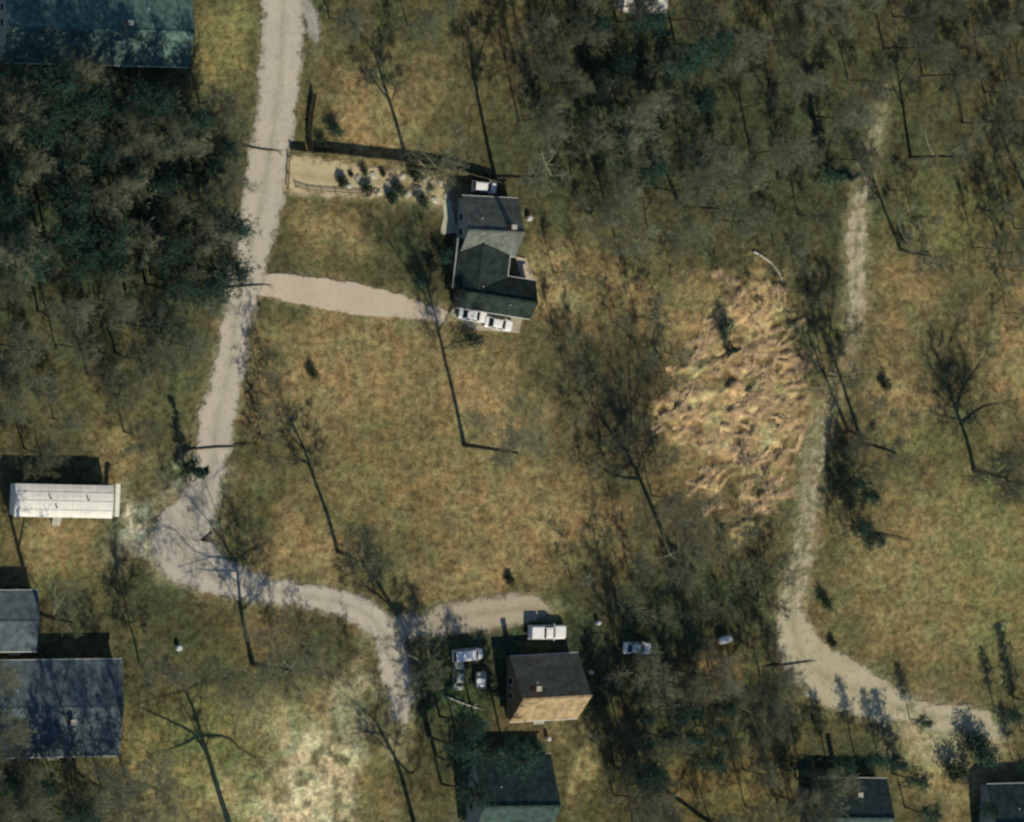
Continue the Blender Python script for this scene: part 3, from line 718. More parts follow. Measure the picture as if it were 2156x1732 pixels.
for (x, y, k, s, label) in [
    (1915, 1515, 2, .48, 'rounded green pine between the track bend and the driveway loop'),
    (1690, 1640, 0, .55, 'dark pine left of the lower right dark roof, lower one'),
    (1740, 1600, 2, .6, 'dark pine above the lower right dark roof'),
    (1672, 1700, 2, .6, 'dark pine left of the lower right dark roof, lowest one'),
    (1880, 1630, 0, .62, 'tall dark pine at the right end of the lower right dark roof'),
    (1905, 1700, 1, .5, 'dark pine low between the two lower right roofs'),
    (2095, 1500, 2, .55, 'dark pine at the right edge where the meadow ends'),
    (2135, 1470, 0, .55, 'dark pine on the right frame edge below the meadow'),
    (2130, 1600, 2, .5, 'dark pine on the right frame edge above the corner roof'),
    (2150, 1540, 1, .45, 'slim dark pine on the right frame edge beside the loop'),
    (1772, 1105, 2, .6, 'small dark pine in the thicket right of the track, left one'),
    (1802, 1130, 2, .62, 'small dark pine in the thicket right of the track, lower one'),
    (1798, 1040, 2, .55, 'small dark pine in the thicket right of the track, upper one'),
    (1768, 1015, 2, .5, 'small dark pine in the thicket right of the track, topmost one'),
    (1645, 1600, 2, .6, 'dark pine left of the lower right dark roof, topmost one'),
    (1800, 1590, 0, .55, 'dark pine above the middle of the lower right dark roof'),
    (1850, 1600, 2, .6, 'dark pine above the right end of the lower right dark roof'),
    (2050, 1700, 2, .55, 'dark pine left of the corner roof')]:
    place_tree('pine_tree', PINE[k], x, y, label, 'single pines', s, x*.1, 'tree', NEEDLE)

# ------------------------------------------------------------------ shrubs
place_shrub(2040, 1572, 'big black-green bush beside the pale driveway loop', None, 1, 1.9, NEEDLE)
place_shrub(2068, 1590, 'black-green bush right beside the big bush at the loop', None, 1, 1.6, NEEDLE)
place_shrub(2000, 1625, 'loose bush below the pale driveway loop', None, 0, 1.9)
DRIVE_ORD = {x: w for x, w in zip([718, 738, 765, 770, 805, 822, 835, 872, 885, 905], ['nearest the road', 'second from the road', 'third from the road', 'fourth from the road', 'fifth from the road', 'sixth from the road', 'seventh from the road', 'third from the house', 'second from the house', 'nearest the house'])}
for i, (x, y, k, s) in enumerate([(718,384,2,1.2),(738,368,2,.6),(765,362,0,.7),(770,400,0,1.1),(805,366,2,.7),(835,402,1,.9),(872,372,2,1.3),(885,424,0,1.1),(905,396,2,.6),(822,418,2,1.3)]):
    place_shrub(x, y, 'dark little shrub on the yellow dirt driveway, %s' % DRIVE_ORD[x], 'shrubs on the dirt driveway', k, s)
place_shrub(655, 785, 'small dark shrub alone on the tan lawn', None, 0, .9)
place_shrub(700, 275, 'dark shrub inside the fenced corner by the road', None, 1, 1.0)
place_shrub(675, 300, 'smaller shrub inside the fenced corner by the road', None, 0, .9)
place_shrub(990, 715, 'green shrub below the parked white cars', None, 1, 1.1)
place_shrub(1070, 1222, 'small dark shrub above the earth driveway', None, 2, 1.0)
place_shrub(1520, 690, 'dark shrub at the top of the straw patch', None, 1, 1.2)
place_shrub(1860, 810, 'dark shrub right of the dirt track', None, 0, 1.0)
place_shrub(1735, 1270, 'dark shrub on the right verge of the track above the bend', None, 0, 1.1)
place_shrub(1750, 1355, 'low shrub at the inner bend of the track', None, 2, .9)
place_shrub(1900, 505, 'dark shrub at the foot of a tree by the meadow', None, 0, 1.0)
for (x, y, k, w) in [(955,590,1,'nearest the wall'),(930,540,1,'uppermost'),(905,560,0,'third from the wall'),(880,590,1,'farthest from the wall')]:
    place_shrub(x, y, 'evergreen shrub left of the green roofed house, '+w, 'shrubs beside the house', k, 1.1)

# ------------------------------------------------------------------ buildings
def quad_slab(pts, t):
    """slab from 4 top corners, thickness straight down"""
    lo = [(p[0], p[1], p[2]-t) for p in pts]
    return lo+list(pts)
def gable_house(name, label, px, py, rz, L, dn, ds, hw, rise, wall_m, roof_m, over=.4, chimney=None, vents=0, windows=True, cat='house', ribs=0, roof_label=None):
    """ridge along local x at y=0; dn / ds = depth of the slopes to local +y / -y"""
    p = at(px, py, hw+rise)
    e = empty(name, (p.x, p.y, 0), label, cat, None, rz)
    x0, x1 = -L/2, L/2; y0, y1 = -ds, dn
    V = [(x0,y0,-.3),(x1,y0,-.3),(x1,y1,-.3),(x0,y1,-.3),(x0,y0,hw),(x1,y0,hw),(x1,y1,hw),(x0,y1,hw),(x0,0,hw+rise-.06),(x1,0,hw+rise-.06)]
    F = [(0,1,5,4),(2,3,7,6),(1,2,6,9,5),(3,0,4,8,7),(4,5,9,8),(7,8,9,6)]
    V = [(a, b, c-.07 if c > hw-.01 else c) for a, b, c in V]
    link('wall', mesh_vf('wall', V, F), wall_m, e)
    sn, ss = rise/dn, rise/ds; o = over; t = .13
    r = MB()
    r.hexa(quad_slab([(x0-o,0,hw+rise+.06),(x1+o,0,hw+rise+.06),(x1+o,y1+o,hw-sn*o+.06),(x0-o,y1+o,hw-sn*o+.06)], t))
    r.hexa(quad_slab([(x0-o,y0-o,hw-ss*o+.06),(x1+o,y0-o,hw-ss*o+.06),(x1+o,-.003,hw+rise+.058),(x0-o,-.003,hw+rise+.058)], t))
    ro = r.build('roof', roof_m, e)
    MB().box(x0-o-.02, x1+o+.02, -.16, .16, hw+rise+.02, hw+rise+.11).build('ridge_cap', roof_m, ro)
    if ribs:
        n = int(L/ribs)
        rb = MB()
        for i in range(1, n):
            x = x0+L*i/n
            rb.hexa(quad_slab([(x-.03,.2,hw+rise-.2*sn+.11),(x+.03,.2,hw+rise-.2*sn+.11),(x+.03,y1+o,hw-sn*o+.11),(x-.03,y1+o,hw-sn*o+.11)], .06))
            rb.hexa(quad_slab([(x-.03,y0-o,hw-ss*o+.11),(x+.03,y0-o,hw-ss*o+.11),(x+.03,-.2,hw+rise-.2*ss+.11),(x-.03,-.2,hw+rise-.2*ss+.11)], .06))
        rb.build('seam', roof_m, ro)
    for sgn, yy, s in ((1, y1+o, sn), (-1, y0-o, ss)):
        z = hw-s*o
        MB().box(x0-o, x1+o, yy+(.01 if sgn > 0 else -.11), yy+(.11 if sgn > 0 else -.01), z-.10, z+.02).build('gutter', TRIM, ro)
    if chimney:
        cx, cy = chimney; zz = hw+rise-(sn*cy if cy > 0 else -ss*cy)
        ch = MB().box(cx-.35, cx+.35, cy-.3, cy+.3, zz-.4, hw+rise+.9).build('chimney', BRICK, ro)
        MB().box(cx-.42, cx+.42, cy-.37, cy+.37, hw+rise+.9, hw+rise+1.02).build('chimney_cap', CONC, e)
    rng = random.Random(int(px))
    for i in range(vents):
        x = x0+L*(i+.6)/(vents+.4); y = y0*.45 if i % 2 else y1*.4
        zz = hw+rise-(sn*y if y > 0 else -ss*y)
        MB().cyl((x, y, zz-.1), (x, y, zz+.45), .09, 8).build('vent_pipe', VENT, ro)
    if windows:
        def win(x, y, nx, ny):
            w = .5; z0, z1 = 1.0, 2.15
            if ny:
                a = y+ny*.004; fr = MB().box(x-w-.08, x+w+.08, min(a, a+ny*.05), max(a, a+ny*.05), z0-.08, z1+.08).build('window', TRIM, e)
                a += ny*.052; MB().box(x-w, x+w, min(a, a+ny*.01), max(a, a+ny*.01), z0, z1).build('pane', GLASSM, fr)
            else:
                a = x+nx*.004; fr = MB().box(min(a, a+nx*.05), max(a, a+nx*.05), y-w-.08, y+w+.08, z0-.08, z1+.08).build('window', TRIM, e)
                a += nx*.052; MB().box(min(a, a+nx*.01), max(a, a+nx*.01), y-w, y+w, z0, z1).build('pane', GLASSM, fr)
        n = max(2, int(L/3.5))
        for i in range(n):
            x = x0+L*(i+.5)/n
            if i != n//2: win(x, y0, 0, -1)
            win(x, y1, 0, 1)
        win(x0, (y0+y1)/2-1, -1, 0); win(x0, (y0+y1)/2+1.2, -1, 0); win(x1, (y0+y1)/2, 1, 0)
        x = x0+L*(n//2+.5)/n
        dr = MB().box(x-.48, x+.48, y0-.056, y0-.004, .12, 2.15).build('door', DOORM, e)
        MB().box(x+.33, x+.40, y0-.11, y0-.058, 1.02, 1.1).build('handle', CHROME, dr)
        MB().box(x-.9, x+.9, y0-1.2, y0-.06, -.2, .1).build('step', CONC, e)
    return e
TRIM = mat('white_trim', (.65, .65, .6), .6, .3, .1)
BRICK = mat('brick', (.28, .12, .08), .9, .1, .3, 8)
CONC = mat('concrete', (.40, .39, .33), .9, .1, .2, 2)
VENT = mat('vent_metal', (.55, .55, .52), .4, .4, .1)
DOORM = mat('door_paint', (.20, .10, .06), .6)
SIDING = mat('grey_siding', (.32, .33, .30), .8, .2, .12, 2)
WSIDING = mat('white_siding', (.66, .66, .60), .7, .2, .1, 2)
BSIDING = mat('brown_siding', (.19, .14, .09), .8, .2, .15, 2)
RF_TEAL = mat('weathered_teal_shingle', (.085, .145, .122), .95, .1, .5, 1.2, bump=.4, bscale=6)
RF_GREY = mat('grey_shingle', (.22, .235, .20), .95, .1, .35, 1.0, bump=.4, bscale=6)
RF_DARK = mat('dark_green_shingle', (.024, .036, .031), .95, .1, .45, 1.0, bump=.4, bscale=6)
RF_TAN = mat('tan_shingle', (.30, .23, .13), .95, .1, .35, .9, bump=.5, bscale=5)
RF_BLUE = mat('blue_grey_shingle', (.085, .112, .122), .95, .1, .4, .9, bump=.4, bscale=6)
RF_WHITE = mat('white_metal_roof', (.74, .72, .64), .5, .4, .12, .7)

gable_house('house', 'long house with weathered teal roof in the top left corner', 215, 62, R(-1), 27.5, 8.0, 4.6, 2.7, 2.4, SIDING, RF_TEAL, chimney=(4, 1), vents=3)
h1 = gable_house('house', 'rambling dark roofed house of two wings and an added dark link beside the parked white cars', 1046, 488, R(-3), 8.4, 4.7, 3.2, 2.5, 2.7, SIDING, mat('mid_grey_shingle', (.12, .135, .115), .95, .1, .35, 1.0, bump=.4, bscale=6), chimney=(2.4, .8), vents=2)
h2 = gable_house('house', '', 1054, 626, R(-9), 11.6, 2.9, 2.1, 2.5, 1.6, BSIDING, RF_DARK, vents=2)
h3 = gable_house('house', '', 1012, 560, R(83), 7.0, 3.2, 5.0, 2.4, 1.35, BSIDING, RF_DARK, windows=False, over=.25)  # link added so dark roof fills the shadowed gap between the wings
bpy.context.view_layer.update()
for h in (h2, h3):                      # the wings and the added link are one house
    M_ = h1.matrix_world.inverted() @ h.matrix_world
    for ch in list(h.children):
        b_ = ch.matrix_basis.copy(); ch.parent = h1; ch.matrix_basis = M_ @ b_
    bpy.data.objects.remove(h)
gable_house('house', 'tan shingle roofed house below the parked pickup', 1174, 1470, R(0), 10.6, 5.6, 3.6, 2.3, 4.5, BSIDING, RF_TAN, chimney=(-3.5, 1.6), vents=2)
gable_house('house', 'dark teal roofed house at the bottom edge', 1100, 1700, R(-3), 12.0, 7.0, 6.0, 2.6, 4.2, SIDING, mat('deep_teal_shingle', (.042, .07, .062), .95, .1, .45, 1.0, bump=.4, bscale=6), vents=2)
gable_house('house', 'blue grey roofed house at the lower left edge', 110, 1492, R(-2), 21.0, 6.4, 6.8, 2.8, 1.2, SIDING, RF_BLUE, chimney=(3, -2), vents=2)
gable_house('garage', 'small blue grey roofed garage above the lower left house', 18, 1310, R(-2), 8.5, 4.0, 4.0, 2.5, .9, SIDING, RF_BLUE, cat='garage')
gable_house('house', 'dark roofed house in the lower right between tall cedars', 1812, 1725, R(-4), 11.5, 5.5, 5.5, 2.6, 3.2, SIDING, mat('slate_shingle', (.045, .068, .064), .95, .1, .4, 1.0, bump=.4, bscale=6), chimney=(-.8, 3.8), vents=2)
gable_house('house', 'dark roofed house cut by the lower right corner', 2160, 1735, R(-2), 10.0, 5.5, 5.5, 2.6, 3.2, SIDING, mat('slate_shingle', (0, 0, 0)), vents=1)
gable_house('house', 'white metal roofed building cut by the top edge', 1366, -30, R(-1), 6.5, 3.5, 3.6, 2.7, 1.1, WSIDING, RF_WHITE)

# single-wide trailer with a bowed roof of metal panels
def trailer(px, py, rz):
    L, W, hw = 14.6, 4.5, 3.1
    p = at(px, py, hw+.3); e = empty('trailer_home', (p.x, p.y, 0), 'white roofed single-wide trailer home at the left edge', 'trailer home', None, rz)
    x0, x1, w = -L/2, L/2, W/2
    MB().box(x0, x1, -w, w, .75, hw-.02).build('wall', WSIDING, e)
    MB().box(x0+.12, x1-.12, -w+.12, w-.12, -.3, .745).build('skirting', mat('skirting', (.20, .19, .16), .8), e)
    n = 12
    ys = [-w-.12+(W+.24)*k/8 for k in range(9)]
    zt = lambda y: hw+.38*(1-(y/(w+.12))**2)
    rng = random.Random(5)
    for i in range(n):
        a = x0-.15+(L+.3)*i/n+.012; b = x0-.15+(L+.3)*(i+1)/n-.012
        V, F = [], []; lift = rng.uniform(0, .025)
        for x in (a, b):
            for y in ys: V.append((x, y, zt(y)+lift))
            for y in ys: V.append((x, y, zt(y)+lift-.06))
        m_ = 9
        for k in range(8):
            F.append((k, 18+k, 19+k, k+1)); F.append((m_+k, m_+k+1, 18+m_+k+1, 18+m_+k))
        F.append((0, m_, 18+m_, 18)); F.append((8, 26, 26+m_, 8+m_))
        F.append(tuple(range(0, 9))+tuple(range(17, 8, -1))); F.append(tuple(range(26, 17, -1))+tuple(range(27, 36)))
        me = mesh_vf('roof_panel', V, F)
        link('roof_panel', me, RF_WHITE, e)
    for y in (-1.3, 0, 1.25):
        MB().box(x0-.1, x1+.1, y-.035, y+.035, zt(y)-.02, zt(y)+.06).build('roof_seam', VENT, e)
    for x, y in ((-2.2, .4), (-1.2, -.9), (3.5, .3)):
        MB().cyl((x, y, zt(y)-.1), (x, y, zt(y)+.5), .11, 8).build('vent_pipe', BLACKP, e)
    for i in range(5):
        x = x0+1.4+i*2.9
        for s in (-1, 1):
            if s < 0 and i == 2: continue
            a, b = sorted((s*(w+.004), s*(w+.05))); fr = MB().box(x-.55, x+.55, a, b, 1.5, 2.55).build('window', TRIM, e)
            a, b = sorted((s*(w+.052), s*(w+.062))); MB().box(x-.45, x+.45, a, b, 1.6, 2.45).build('pane', GLASSM, fr)
    dr = MB().box(-.5, .4, -w-.05, -w-.004, .78, 2.75).build('door', DOORM, e)
    MB().box(.24, .31, -w-.1, -w-.052, 1.75, 1.83).build('handle', CHROME, dr)
    for k in range(4):
        MB().box(-.7, .6, -w-.35-.3*(k+1), -w-.06-.3*k, -.2, .72-.19*k).build('step', CONC, e)
    # narrow pale awning at the east end
    aw = MB().box(x1+.75, x1+1.45, -w+.1, w+.35, 2.35, 2.43).build('awning', RF_WHITE, e)
    for y in (-w+.25, w+.2):
        MB().box(x1+1.33, x1+1.41, y-.04, y+.04, -.2, 2.348).build('awning_post', TRIM, e)
    for y in (-w+.4, w-.4):
        MB().box(x1+.005, x1+.748, y-.03, y+.03, 2.38, 2.44).build('awning_arm', TRIM, e)
trailer(136, 1056, R(-3))

# slabs of concrete beside the house
def slab(name, pts, z=.06, m=None):
    P = [at(*q) for q in pts]
    V = [(p.x, p.y, -.25) for p in P]+[(p.x, p.y, z) for p in P]; n = len(P)
    F = [tuple(range(n, 2*n))[::-1]]+[(i, (i+1) % n, n+(i+1) % n, n+i) for i in range(n)]
    F[0] = tuple(range(n, 2*n))[::-1]
    o = link(name, mesh_vf(name, V, F), m or CONC); tag(o, kind='structure')
    bm = bmesh.new(); bm.from_mesh(o.data); bmesh.ops.recalc_face_normals(bm, faces=bm.faces); bm.to_mesh(o.data); bm.free()
slab('patio', [(930,420),(948,420),(955,450),(963,490),(926,494),(934,455)], .06, mat('patio_concrete', (.42, .42, .31), .9, .1, .15, 1))
slab('patio', [(1085,540),(1108,545),(1128,598),(1100,600)], .05, mat('patio_pink', (.45, .38, .28), .9, .1, .2, 1))
slab('parking_slab', [(945,660),(965,640),(1100,672),(1092,702),(1000,695)], .045, mat('parking_gravel', (.36, .33, .24), .95, .1, .25, 2))

# ------------------------------------------------------------------ vehicles
def frustum(b, t):   # b: x0,x1,hw,z  t: x0,x1,hw,z
    (a0, a1, ah, az), (c0, c1, ch, cz) = b, t
    return [(a0,-ah,az),(a1,-ah,az),(a1,ah,az),(a0,ah,az),(c0,-ch,cz),(c1,-ch,cz),(c1,ch,cz),(c0,ch,cz)]
def pane_on(q, inset, out=.012):
    """thin pane lying on the quad q, inset from its edges"""
    q = [Vector(v) for v in q]; c = sum(q, Vector())/4
    nrm = (q[1]-q[0]).cross(q[2]-q[0]).normalized()
    if nrm.dot(c-Vector((c.x*.3, 0, .3))) < 0: nrm = -nrm
    s = [v+(c-v)*inset for v in q]
    return [tuple(v+nrm*.002) for v in s]+[tuple(v+nrm*out) for v in s]
def loft(sections):
    """closed cross-sections (same count) -> V,F with end caps"""
    V, F = [], []; n = len(sections[0])
    for s in sections: V += s
    for i in range(len(sections)-1):
        for j in range(n): F.append((i*n+j, i*n+(j+1) % n, (i+1)*n+(j+1) % n, (i+1)*n+j))
    F.append(tuple(range(n-1, -1, -1))); b = (len(sections)-1)*n; F.append(tuple(range(b, b+n)))
    return V, F
def vehicle(name, label, cat, px, py, rz, kind, paint, scale=1.0):
    spec = {
     'sedan': dict(L=4.7, body=[(-2.35,.38,.78,.70),(-2.25,.25,.95,.84),(-1.3,.22,.99,.90),(0,.2,.96,.91),(1.2,.22,.95,.90),(2.1,.25,.82,.84),(2.35,.38,.66,.68)], cab=((-1.75,1.15,.84,.94),(-1.05,.35,.62,1.45))),
     'hatch': dict(L=4.1, body=[(-2.0,.38,.85,.70),(-1.92,.25,.98,.82),(-1.1,.22,1.0,.86),(0,.2,.97,.87),(1.0,.22,.96,.86),(1.85,.25,.85,.80),(2.05,.38,.68,.66)], cab=((-1.95,1.05,.81,.95),(-1.65,.25,.63,1.5))),
     'van':   dict(L=5.2, body=[(-2.6,.4,1.0,.80),(-2.52,.28,1.15,.92),(-1.3,.25,1.18,.97),(0,.25,1.15,.97),(1.4,.25,1.12,.96),(2.35,.28,1.0,.88),(2.6,.42,.8,.72)], cab=((-2.52,1.75,.93,1.12),(-2.42,.95,.80,2.0))),
     'pickup':dict(L=5.6, body=[(-2.8,.5,1.0,.86),(-2.75,.4,1.06,.93),(-.9,.35,1.06,.95),(-.7,.35,1.08,.96),(1.1,.35,1.12,.96),(2.55,.4,1.05,.92),(2.8,.5,.85,.82)], cab=((-.75,1.15,.88,1.06),(-.55,.45,.72,1.78))),
    }[kind]
    p = at(px, py, .9)
    e = empty(name, (p.x, p.y, 0.03), label, cat, None, rz); e.scale = (scale,)*3
    secs = []
    for x, z0, z1, hw in spec['body']:
        m_ = (z0+z1)/2
        secs.append([(x,-hw*.86,z0),(x,hw*.86,z0),(x,hw,z0+.12),(x,hw*1.0,m_+.05),(x,hw*.96,z1-.08),(x,hw*.80,z1),(x,0,z1+.025),(x,-hw*.80,z1),(x,-hw*.96,z1-.08),(x,-hw*1.0,m_+.05),(x,-hw,z0+.12)])
    V, F = loft(secs); bo = link('body', mesh_vf('body', V, F), paint, e)
    b, t = spec['cab']; q = frustum(b, t)
    c = MB().hexa(q); cb = c.build('cabin', paint, e)
    hx0, hx1, hh, hz = t
    MB().hexa(frustum((hx0+.05, hx1-.05, hh-.05, hz+.001), (hx0+.2, hx1-.2, hh-.18, hz+.05))).build('roof', paint, e)
    MB().hexa(pane_on([q[1], q[2], q[6], q[5]], .14)).build('windshield', GLASSM, e)
    MB().hexa(pane_on([q[3], q[0], q[4], q[7]], .16)).build('rear_window', GLASSM, e)
    if kind != 'van' or True:
        for a, b_, c_, d_ in ((0, 1, 5, 4), (2, 3, 7, 6)):
            P0, P1, P2, P3 = [Vector(q[k]) for k in (a, b_, c_, d_)]
            half = [(P0, (P0+P1)/2, (P3+P2)/2, P3), ((P0+P1)/2, P1, P2, (P3+P2)/2)]
            for hq in (half if kind != 'pickup' else [(P0, P1, P2, P3)]):
                MB().hexa(pane_on(hq, .16)).build('side_window', GLASSM, e)
    xs = spec['body']; fx = xs[-1][0]; rx = xs[0][0]; hw = xs[3][3]
    for x in (rx*.58, fx*.62):
        for s in (-1, 1):
            wh = MB().cyl((x, s*(hw-.19), .33), (x, s*(hw+.015), .33), .34, 14).build('wheel', RUBBER, e)
            MB().cyl((x, s*(hw+.017), .33), (x, s*(hw+.03), .33), .21, 10).build('rim', CHROME, wh)
    for s in (-1, 1):
        MB().box(fx-.02, fx+.03, s*.5-.14, s*.5+.14, .60, .72).build('headlight', LAMPM, e)
        MB().box(rx-.03, rx+.02, s*.52-.12, s*.52+.12, .68, .86).build('taillight', TAILM, e)
        a, b_ = sorted((s*(hw+.01), s*(hw+.16))); MB().box(b[1]-.35, b[1]-.22, a, b_, 1.0, 1.14).build('mirror', paint, e)
    MB().box(fx+.001, fx+.10, -.72, .72, .36, .54).build('bumper', BLACKP, e)
    MB().box(rx-.10, rx-.001, -.72, .72, .42, .60).build('bumper', BLACKP, e)
    if kind == 'pickup':
        MB().hexa(frustum((-2.72, -.80, .90, 1.07), (-2.62, -.86, .76, 1.72))).build('camper_shell', paint, e)
    return e
WPAINT = mat('white_paint', (.78, .78, .75), .35, .5, .05, 1)
SILVER = mat('silver_paint', (.52, .54, .53), .35, .5, .08, 1)
SAGE = mat('pale_green_paint', (.30, .36, .28), .4, .5, .1, 1)
vehicle('car', 'white car parked nearer the driveway end before the dark green roof', 'car', 996, 664, R(-11), 'sedan', WPAINT)
vehicle('car', 'white car parked farther right before the dark green roof', 'car', 1050, 682, R(-11), 'sedan', WPAINT)
vehicle('car', 'white hatchback at the end of the yellow dirt driveway', 'car', 1020, 394, R(-6), 'hatch', WPAINT)
vehicle('pickup_truck', 'white pickup with a white bed cap above the tan roofed house', 'truck', 1152, 1332, R(-2), 'pickup', WPAINT, 1.12)
vehicle('van', 'white van at the left end of the shaded parking row', 'van', 985, 1380, R(2), 'van', WPAINT, .95)
vehicle('car', 'pale green car parked crosswise below the white van', 'car', 967, 1424, R(86), 'sedan', SAGE, .92)
vehicle('car', 'white car parked in deep shade right of the white pickup', 'car', 1342, 1366, R(-4), 'sedan', WPAINT)
def utility_trailer(px, py, rz):
    p = at(px, py); e = empty('utility_trailer', (p.x, p.y, 0), 'small pale utility trailer beside the pale green car', 'trailer', None, rz)
    MB().box(-1.2, 1.2, -.8, .8, .5, .58).build('bed', CONC, e)
    for y in (-.82, .78): MB().box(-1.2, 1.2, y, y+.04, .5, .95).build('side_board', SAGE, e)
    for x in (-1.24, 1.2): MB().box(x, x+.04, -.82, .82, .5, .95).build('end_board', SAGE, e)
    for s in (-1, 1): MB().cyl((0, s*.86, .32), (0, s*1.04, .32), .32, 12).build('wheel', RUBBER, e)
    MB().box(-.05, .05, -.86, .86, .29, .35).build('axle', BLACKP, e)
    MB().box(1.24, 2.3, -.05, .05, .46, .54).build('tow_bar', BLACKP, e)
    MB().box(-1.0, .3, -.65, .65, .58, .85).build('load', WPAINT, e)
utility_trailer(1008, 1432, R(88))
def propane_tank(px, py, rz):
    p = at(px, py); e = empty('propane_tank', (p.x, p.y, 0), 'white rounded propane tank at the right end of the parking row', 'tank', None, rz)
    m_ = MB(); n = 14; prof = [(-1.15,.12),(-1.08,.36),(-.9,.52),(-.6,.58),(.6,.58),(.9,.52),(1.08,.36),(1.15,.12)]
    secs = [[(x, r*math.cos(2*math.pi*k/n), .85+r*math.sin(2*math.pi*k/n)) for k in range(n)] for x, r in prof]
    V, F = loft(secs); link('tank', mesh_vf('tank', V, F), WPAINT, e)
    MB().cyl((0, 0, 1.38), (0, 0, 1.58), .18, 10).build('valve_cover', VENT, e)
    for x in (-.65, .65): MB().box(x-.1, x+.1, -.4, .4, -.15, .36).build('leg', CONC, e)
propane_tank(1522, 1347, R(10))
def barrel(px, py, label, r=.34, h=.9, z=0):
    p = at(px, py); e = empty('barrel', (p.x, p.y, 0), label, 'barrel', 'white barrels')
    V, F = loft([[(rr*math.cos(2*math.pi*k/14), rr*math.sin(2*math.pi*k/14), zz) for k in range(14)] for zz, rr in ((-.15, r*.9), (h*.15, r), (h*.5, r*1.06), (h*.85, r), (h, r*.92))])
    link('drum', mesh_vf('drum', V, F), WPAINT, e)
    MB().cyl((0, 0, h+.001), (0, 0, h+.05), r*.82, 14).build('lid', VENT, e)
barrel(374, 1365, 'white barrel by the trees right of the blue grey roof', .42)
barrel(1257, 1312, 'white barrel right of the pickup by the thicket')
barrel(1242, 1416, 'white barrel between the pickup and the tan roof', .3)
barrel(1112, 460, 'white barrel behind the grey roofed house wing', .4)
barrel(1152, 1556, 'white barrel between tan roof and dark teal roof', .32)
barrel(1803, 1648, 'white barrel above the lower right dark roof', .45)
def fallen_limb(label, rows, r):
    P = [at(x, y) for x, y in rows]; p0 = P[0]
    e = empty('fallen_limb', (p0.x, p0.y, 0), label, 'log', 'fallen limbs')
    rng = random.Random(int(rows[0][0])); pts = [tuple(q) for q in smooth_line([(q.x-p0.x, q.y-p0.y, r*.7) for q in P], .7)]
    V, F, CV, CF = [], [], [], []; k = len(pts)
    tube(V, F, pts, [r*(1-.6*i/(k-1)) for i in range(k)], 7, True)
    for i in range(5):
        c, dd = along(pts, .3+.13*i); branch(CV, CF, rng, 4, c, side_dir(rng, dd, R(45)), rng.uniform(.6, 1.5), .04, LT)
    link('stem', mesh_vf('stem', V, F), PALEBARK, e); link('branchlets', mesh_vf('branchlets', CV, CF), PALEBARK, e)
fallen_limb('pale fallen limb lying at the upper right of the straw patch', [(1586,530),(1612,545),(1636,570),(1648,598)], .22)
fallen_limb('pale fallen limb lying on the green lawn left of the tan roof', [(940,1468),(975,1482),(1018,1496)], .18)

def rock_mesh(seed):
    rng = random.Random(seed); bm = bmesh.new(); bmesh.ops.create_icosphere(bm, subdivisions=1, radius=.5)
    for v in bm.verts: v.co *= rng.uniform(.75, 1.2); v.co.z *= .6
    me = bpy.data.meshes.new('rock'); bm.to_mesh(me); bm.free(); return me
ROCKM = mat('pale_rock', (.46, .43, .34), .9, .1, .25, 3)
RK = [rock_mesh(k) for k in range(4)]
RXY = [(733,392),(752,376),(786,370),(797,406),(818,386),(846,370),(858,410),(880,396),(893,380),(915,420),(926,386),(940,412)]
for i, (x, y) in enumerate(RXY):
    p = at(x, y); o = link('rock', RK[i % 4], ROCKM); o.location = (p.x, p.y, .08); o.scale = (1.1+.5*((i*7) % 5)/5, .9+.4*((i*3) % 4)/4, 1.0); o.rotation_euler.z = i*1.3
    tag(o, 'pale rock on the yellow dirt driveway, '+(ORD[i]+' from the road' if i else 'nearest the road'), 'rock', 'rocks on the dirt driveway')

# ------------------------------------------------------------------ fences
FWOOD = mat('fence_wood', (.15, .12, .08), .9, .1, .3, 4)
def fence(label, rows, h, post_step=2.4, rail=False):
    P = [at(x, y) for x, y in rows]; p0 = P[0]
    e = empty('fence', (p0.x, p0.y, 0), label, 'fence')
    ln = smooth_line([(q.x-p0.x, q.y-p0.y) for q in P], .3)
    s = np.concatenate([[0], np.cumsum(np.linalg.norm(np.diff(ln, axis=0), axis=1))]); n = max(1, round(s[-1]/post_step))
    st = [(float(np.interp(s[-1]*i/n, s, ln[:, 0])), float(np.interp(s[-1]*i/n, s, ln[:, 1]))) for i in range(n+1)]
    pm = mesh_vf('post', *(lambda b: (b.v, b.f))(MB().box(-.06, .06, -.06, .06, -.4, h+.08)))
    for x, y in st:
        o = link('post', pm, FWOOD, e); o.location = (x, y, 0)
    rng = random.Random(int(rows[0][0]))
    for i in range(n):
        a = Vector((*st[i], 0)); b = Vector((*st[i+1], 0)); L = (b-a).length-.13; an = math.atan2(b.y-a.y, b.x-a.x)
        mb = MB()
        if rail:
            for z in (h*.35, h*.7, h*.95): mb.box(-L/2, L/2, -.02, .02, z-.05, z+.05)
        else:
            k = int(L/.15)
            for j in range(k):
                x = -L/2+L*(j+.5)/k; mb.box(x-L/k/2+.008, x+L/k/2-.008, -.012, .012, .03, h+rng.uniform(-.03, .03))
            for z in (.35, h-.3): mb.box(-L/2, L/2, .014, .055, z-.045, z+.045)
        o = mb.build('panel', FWOOD, e); o.location = (a+b)/2; o.rotation_euler.z = an
fence('dark board fence along the upper edge of the yellow dirt driveway', [(656,322),(800,336),(940,356),(1046,384)], 1.5)
fence('dark board fence beside the gravel road at the fenced corner', [(650,318),(650,262),(660,200)], 1.4)
fence('short dark fence from the road to the fenced corner', [(612,316),(632,320),(646,321)], 1.2)
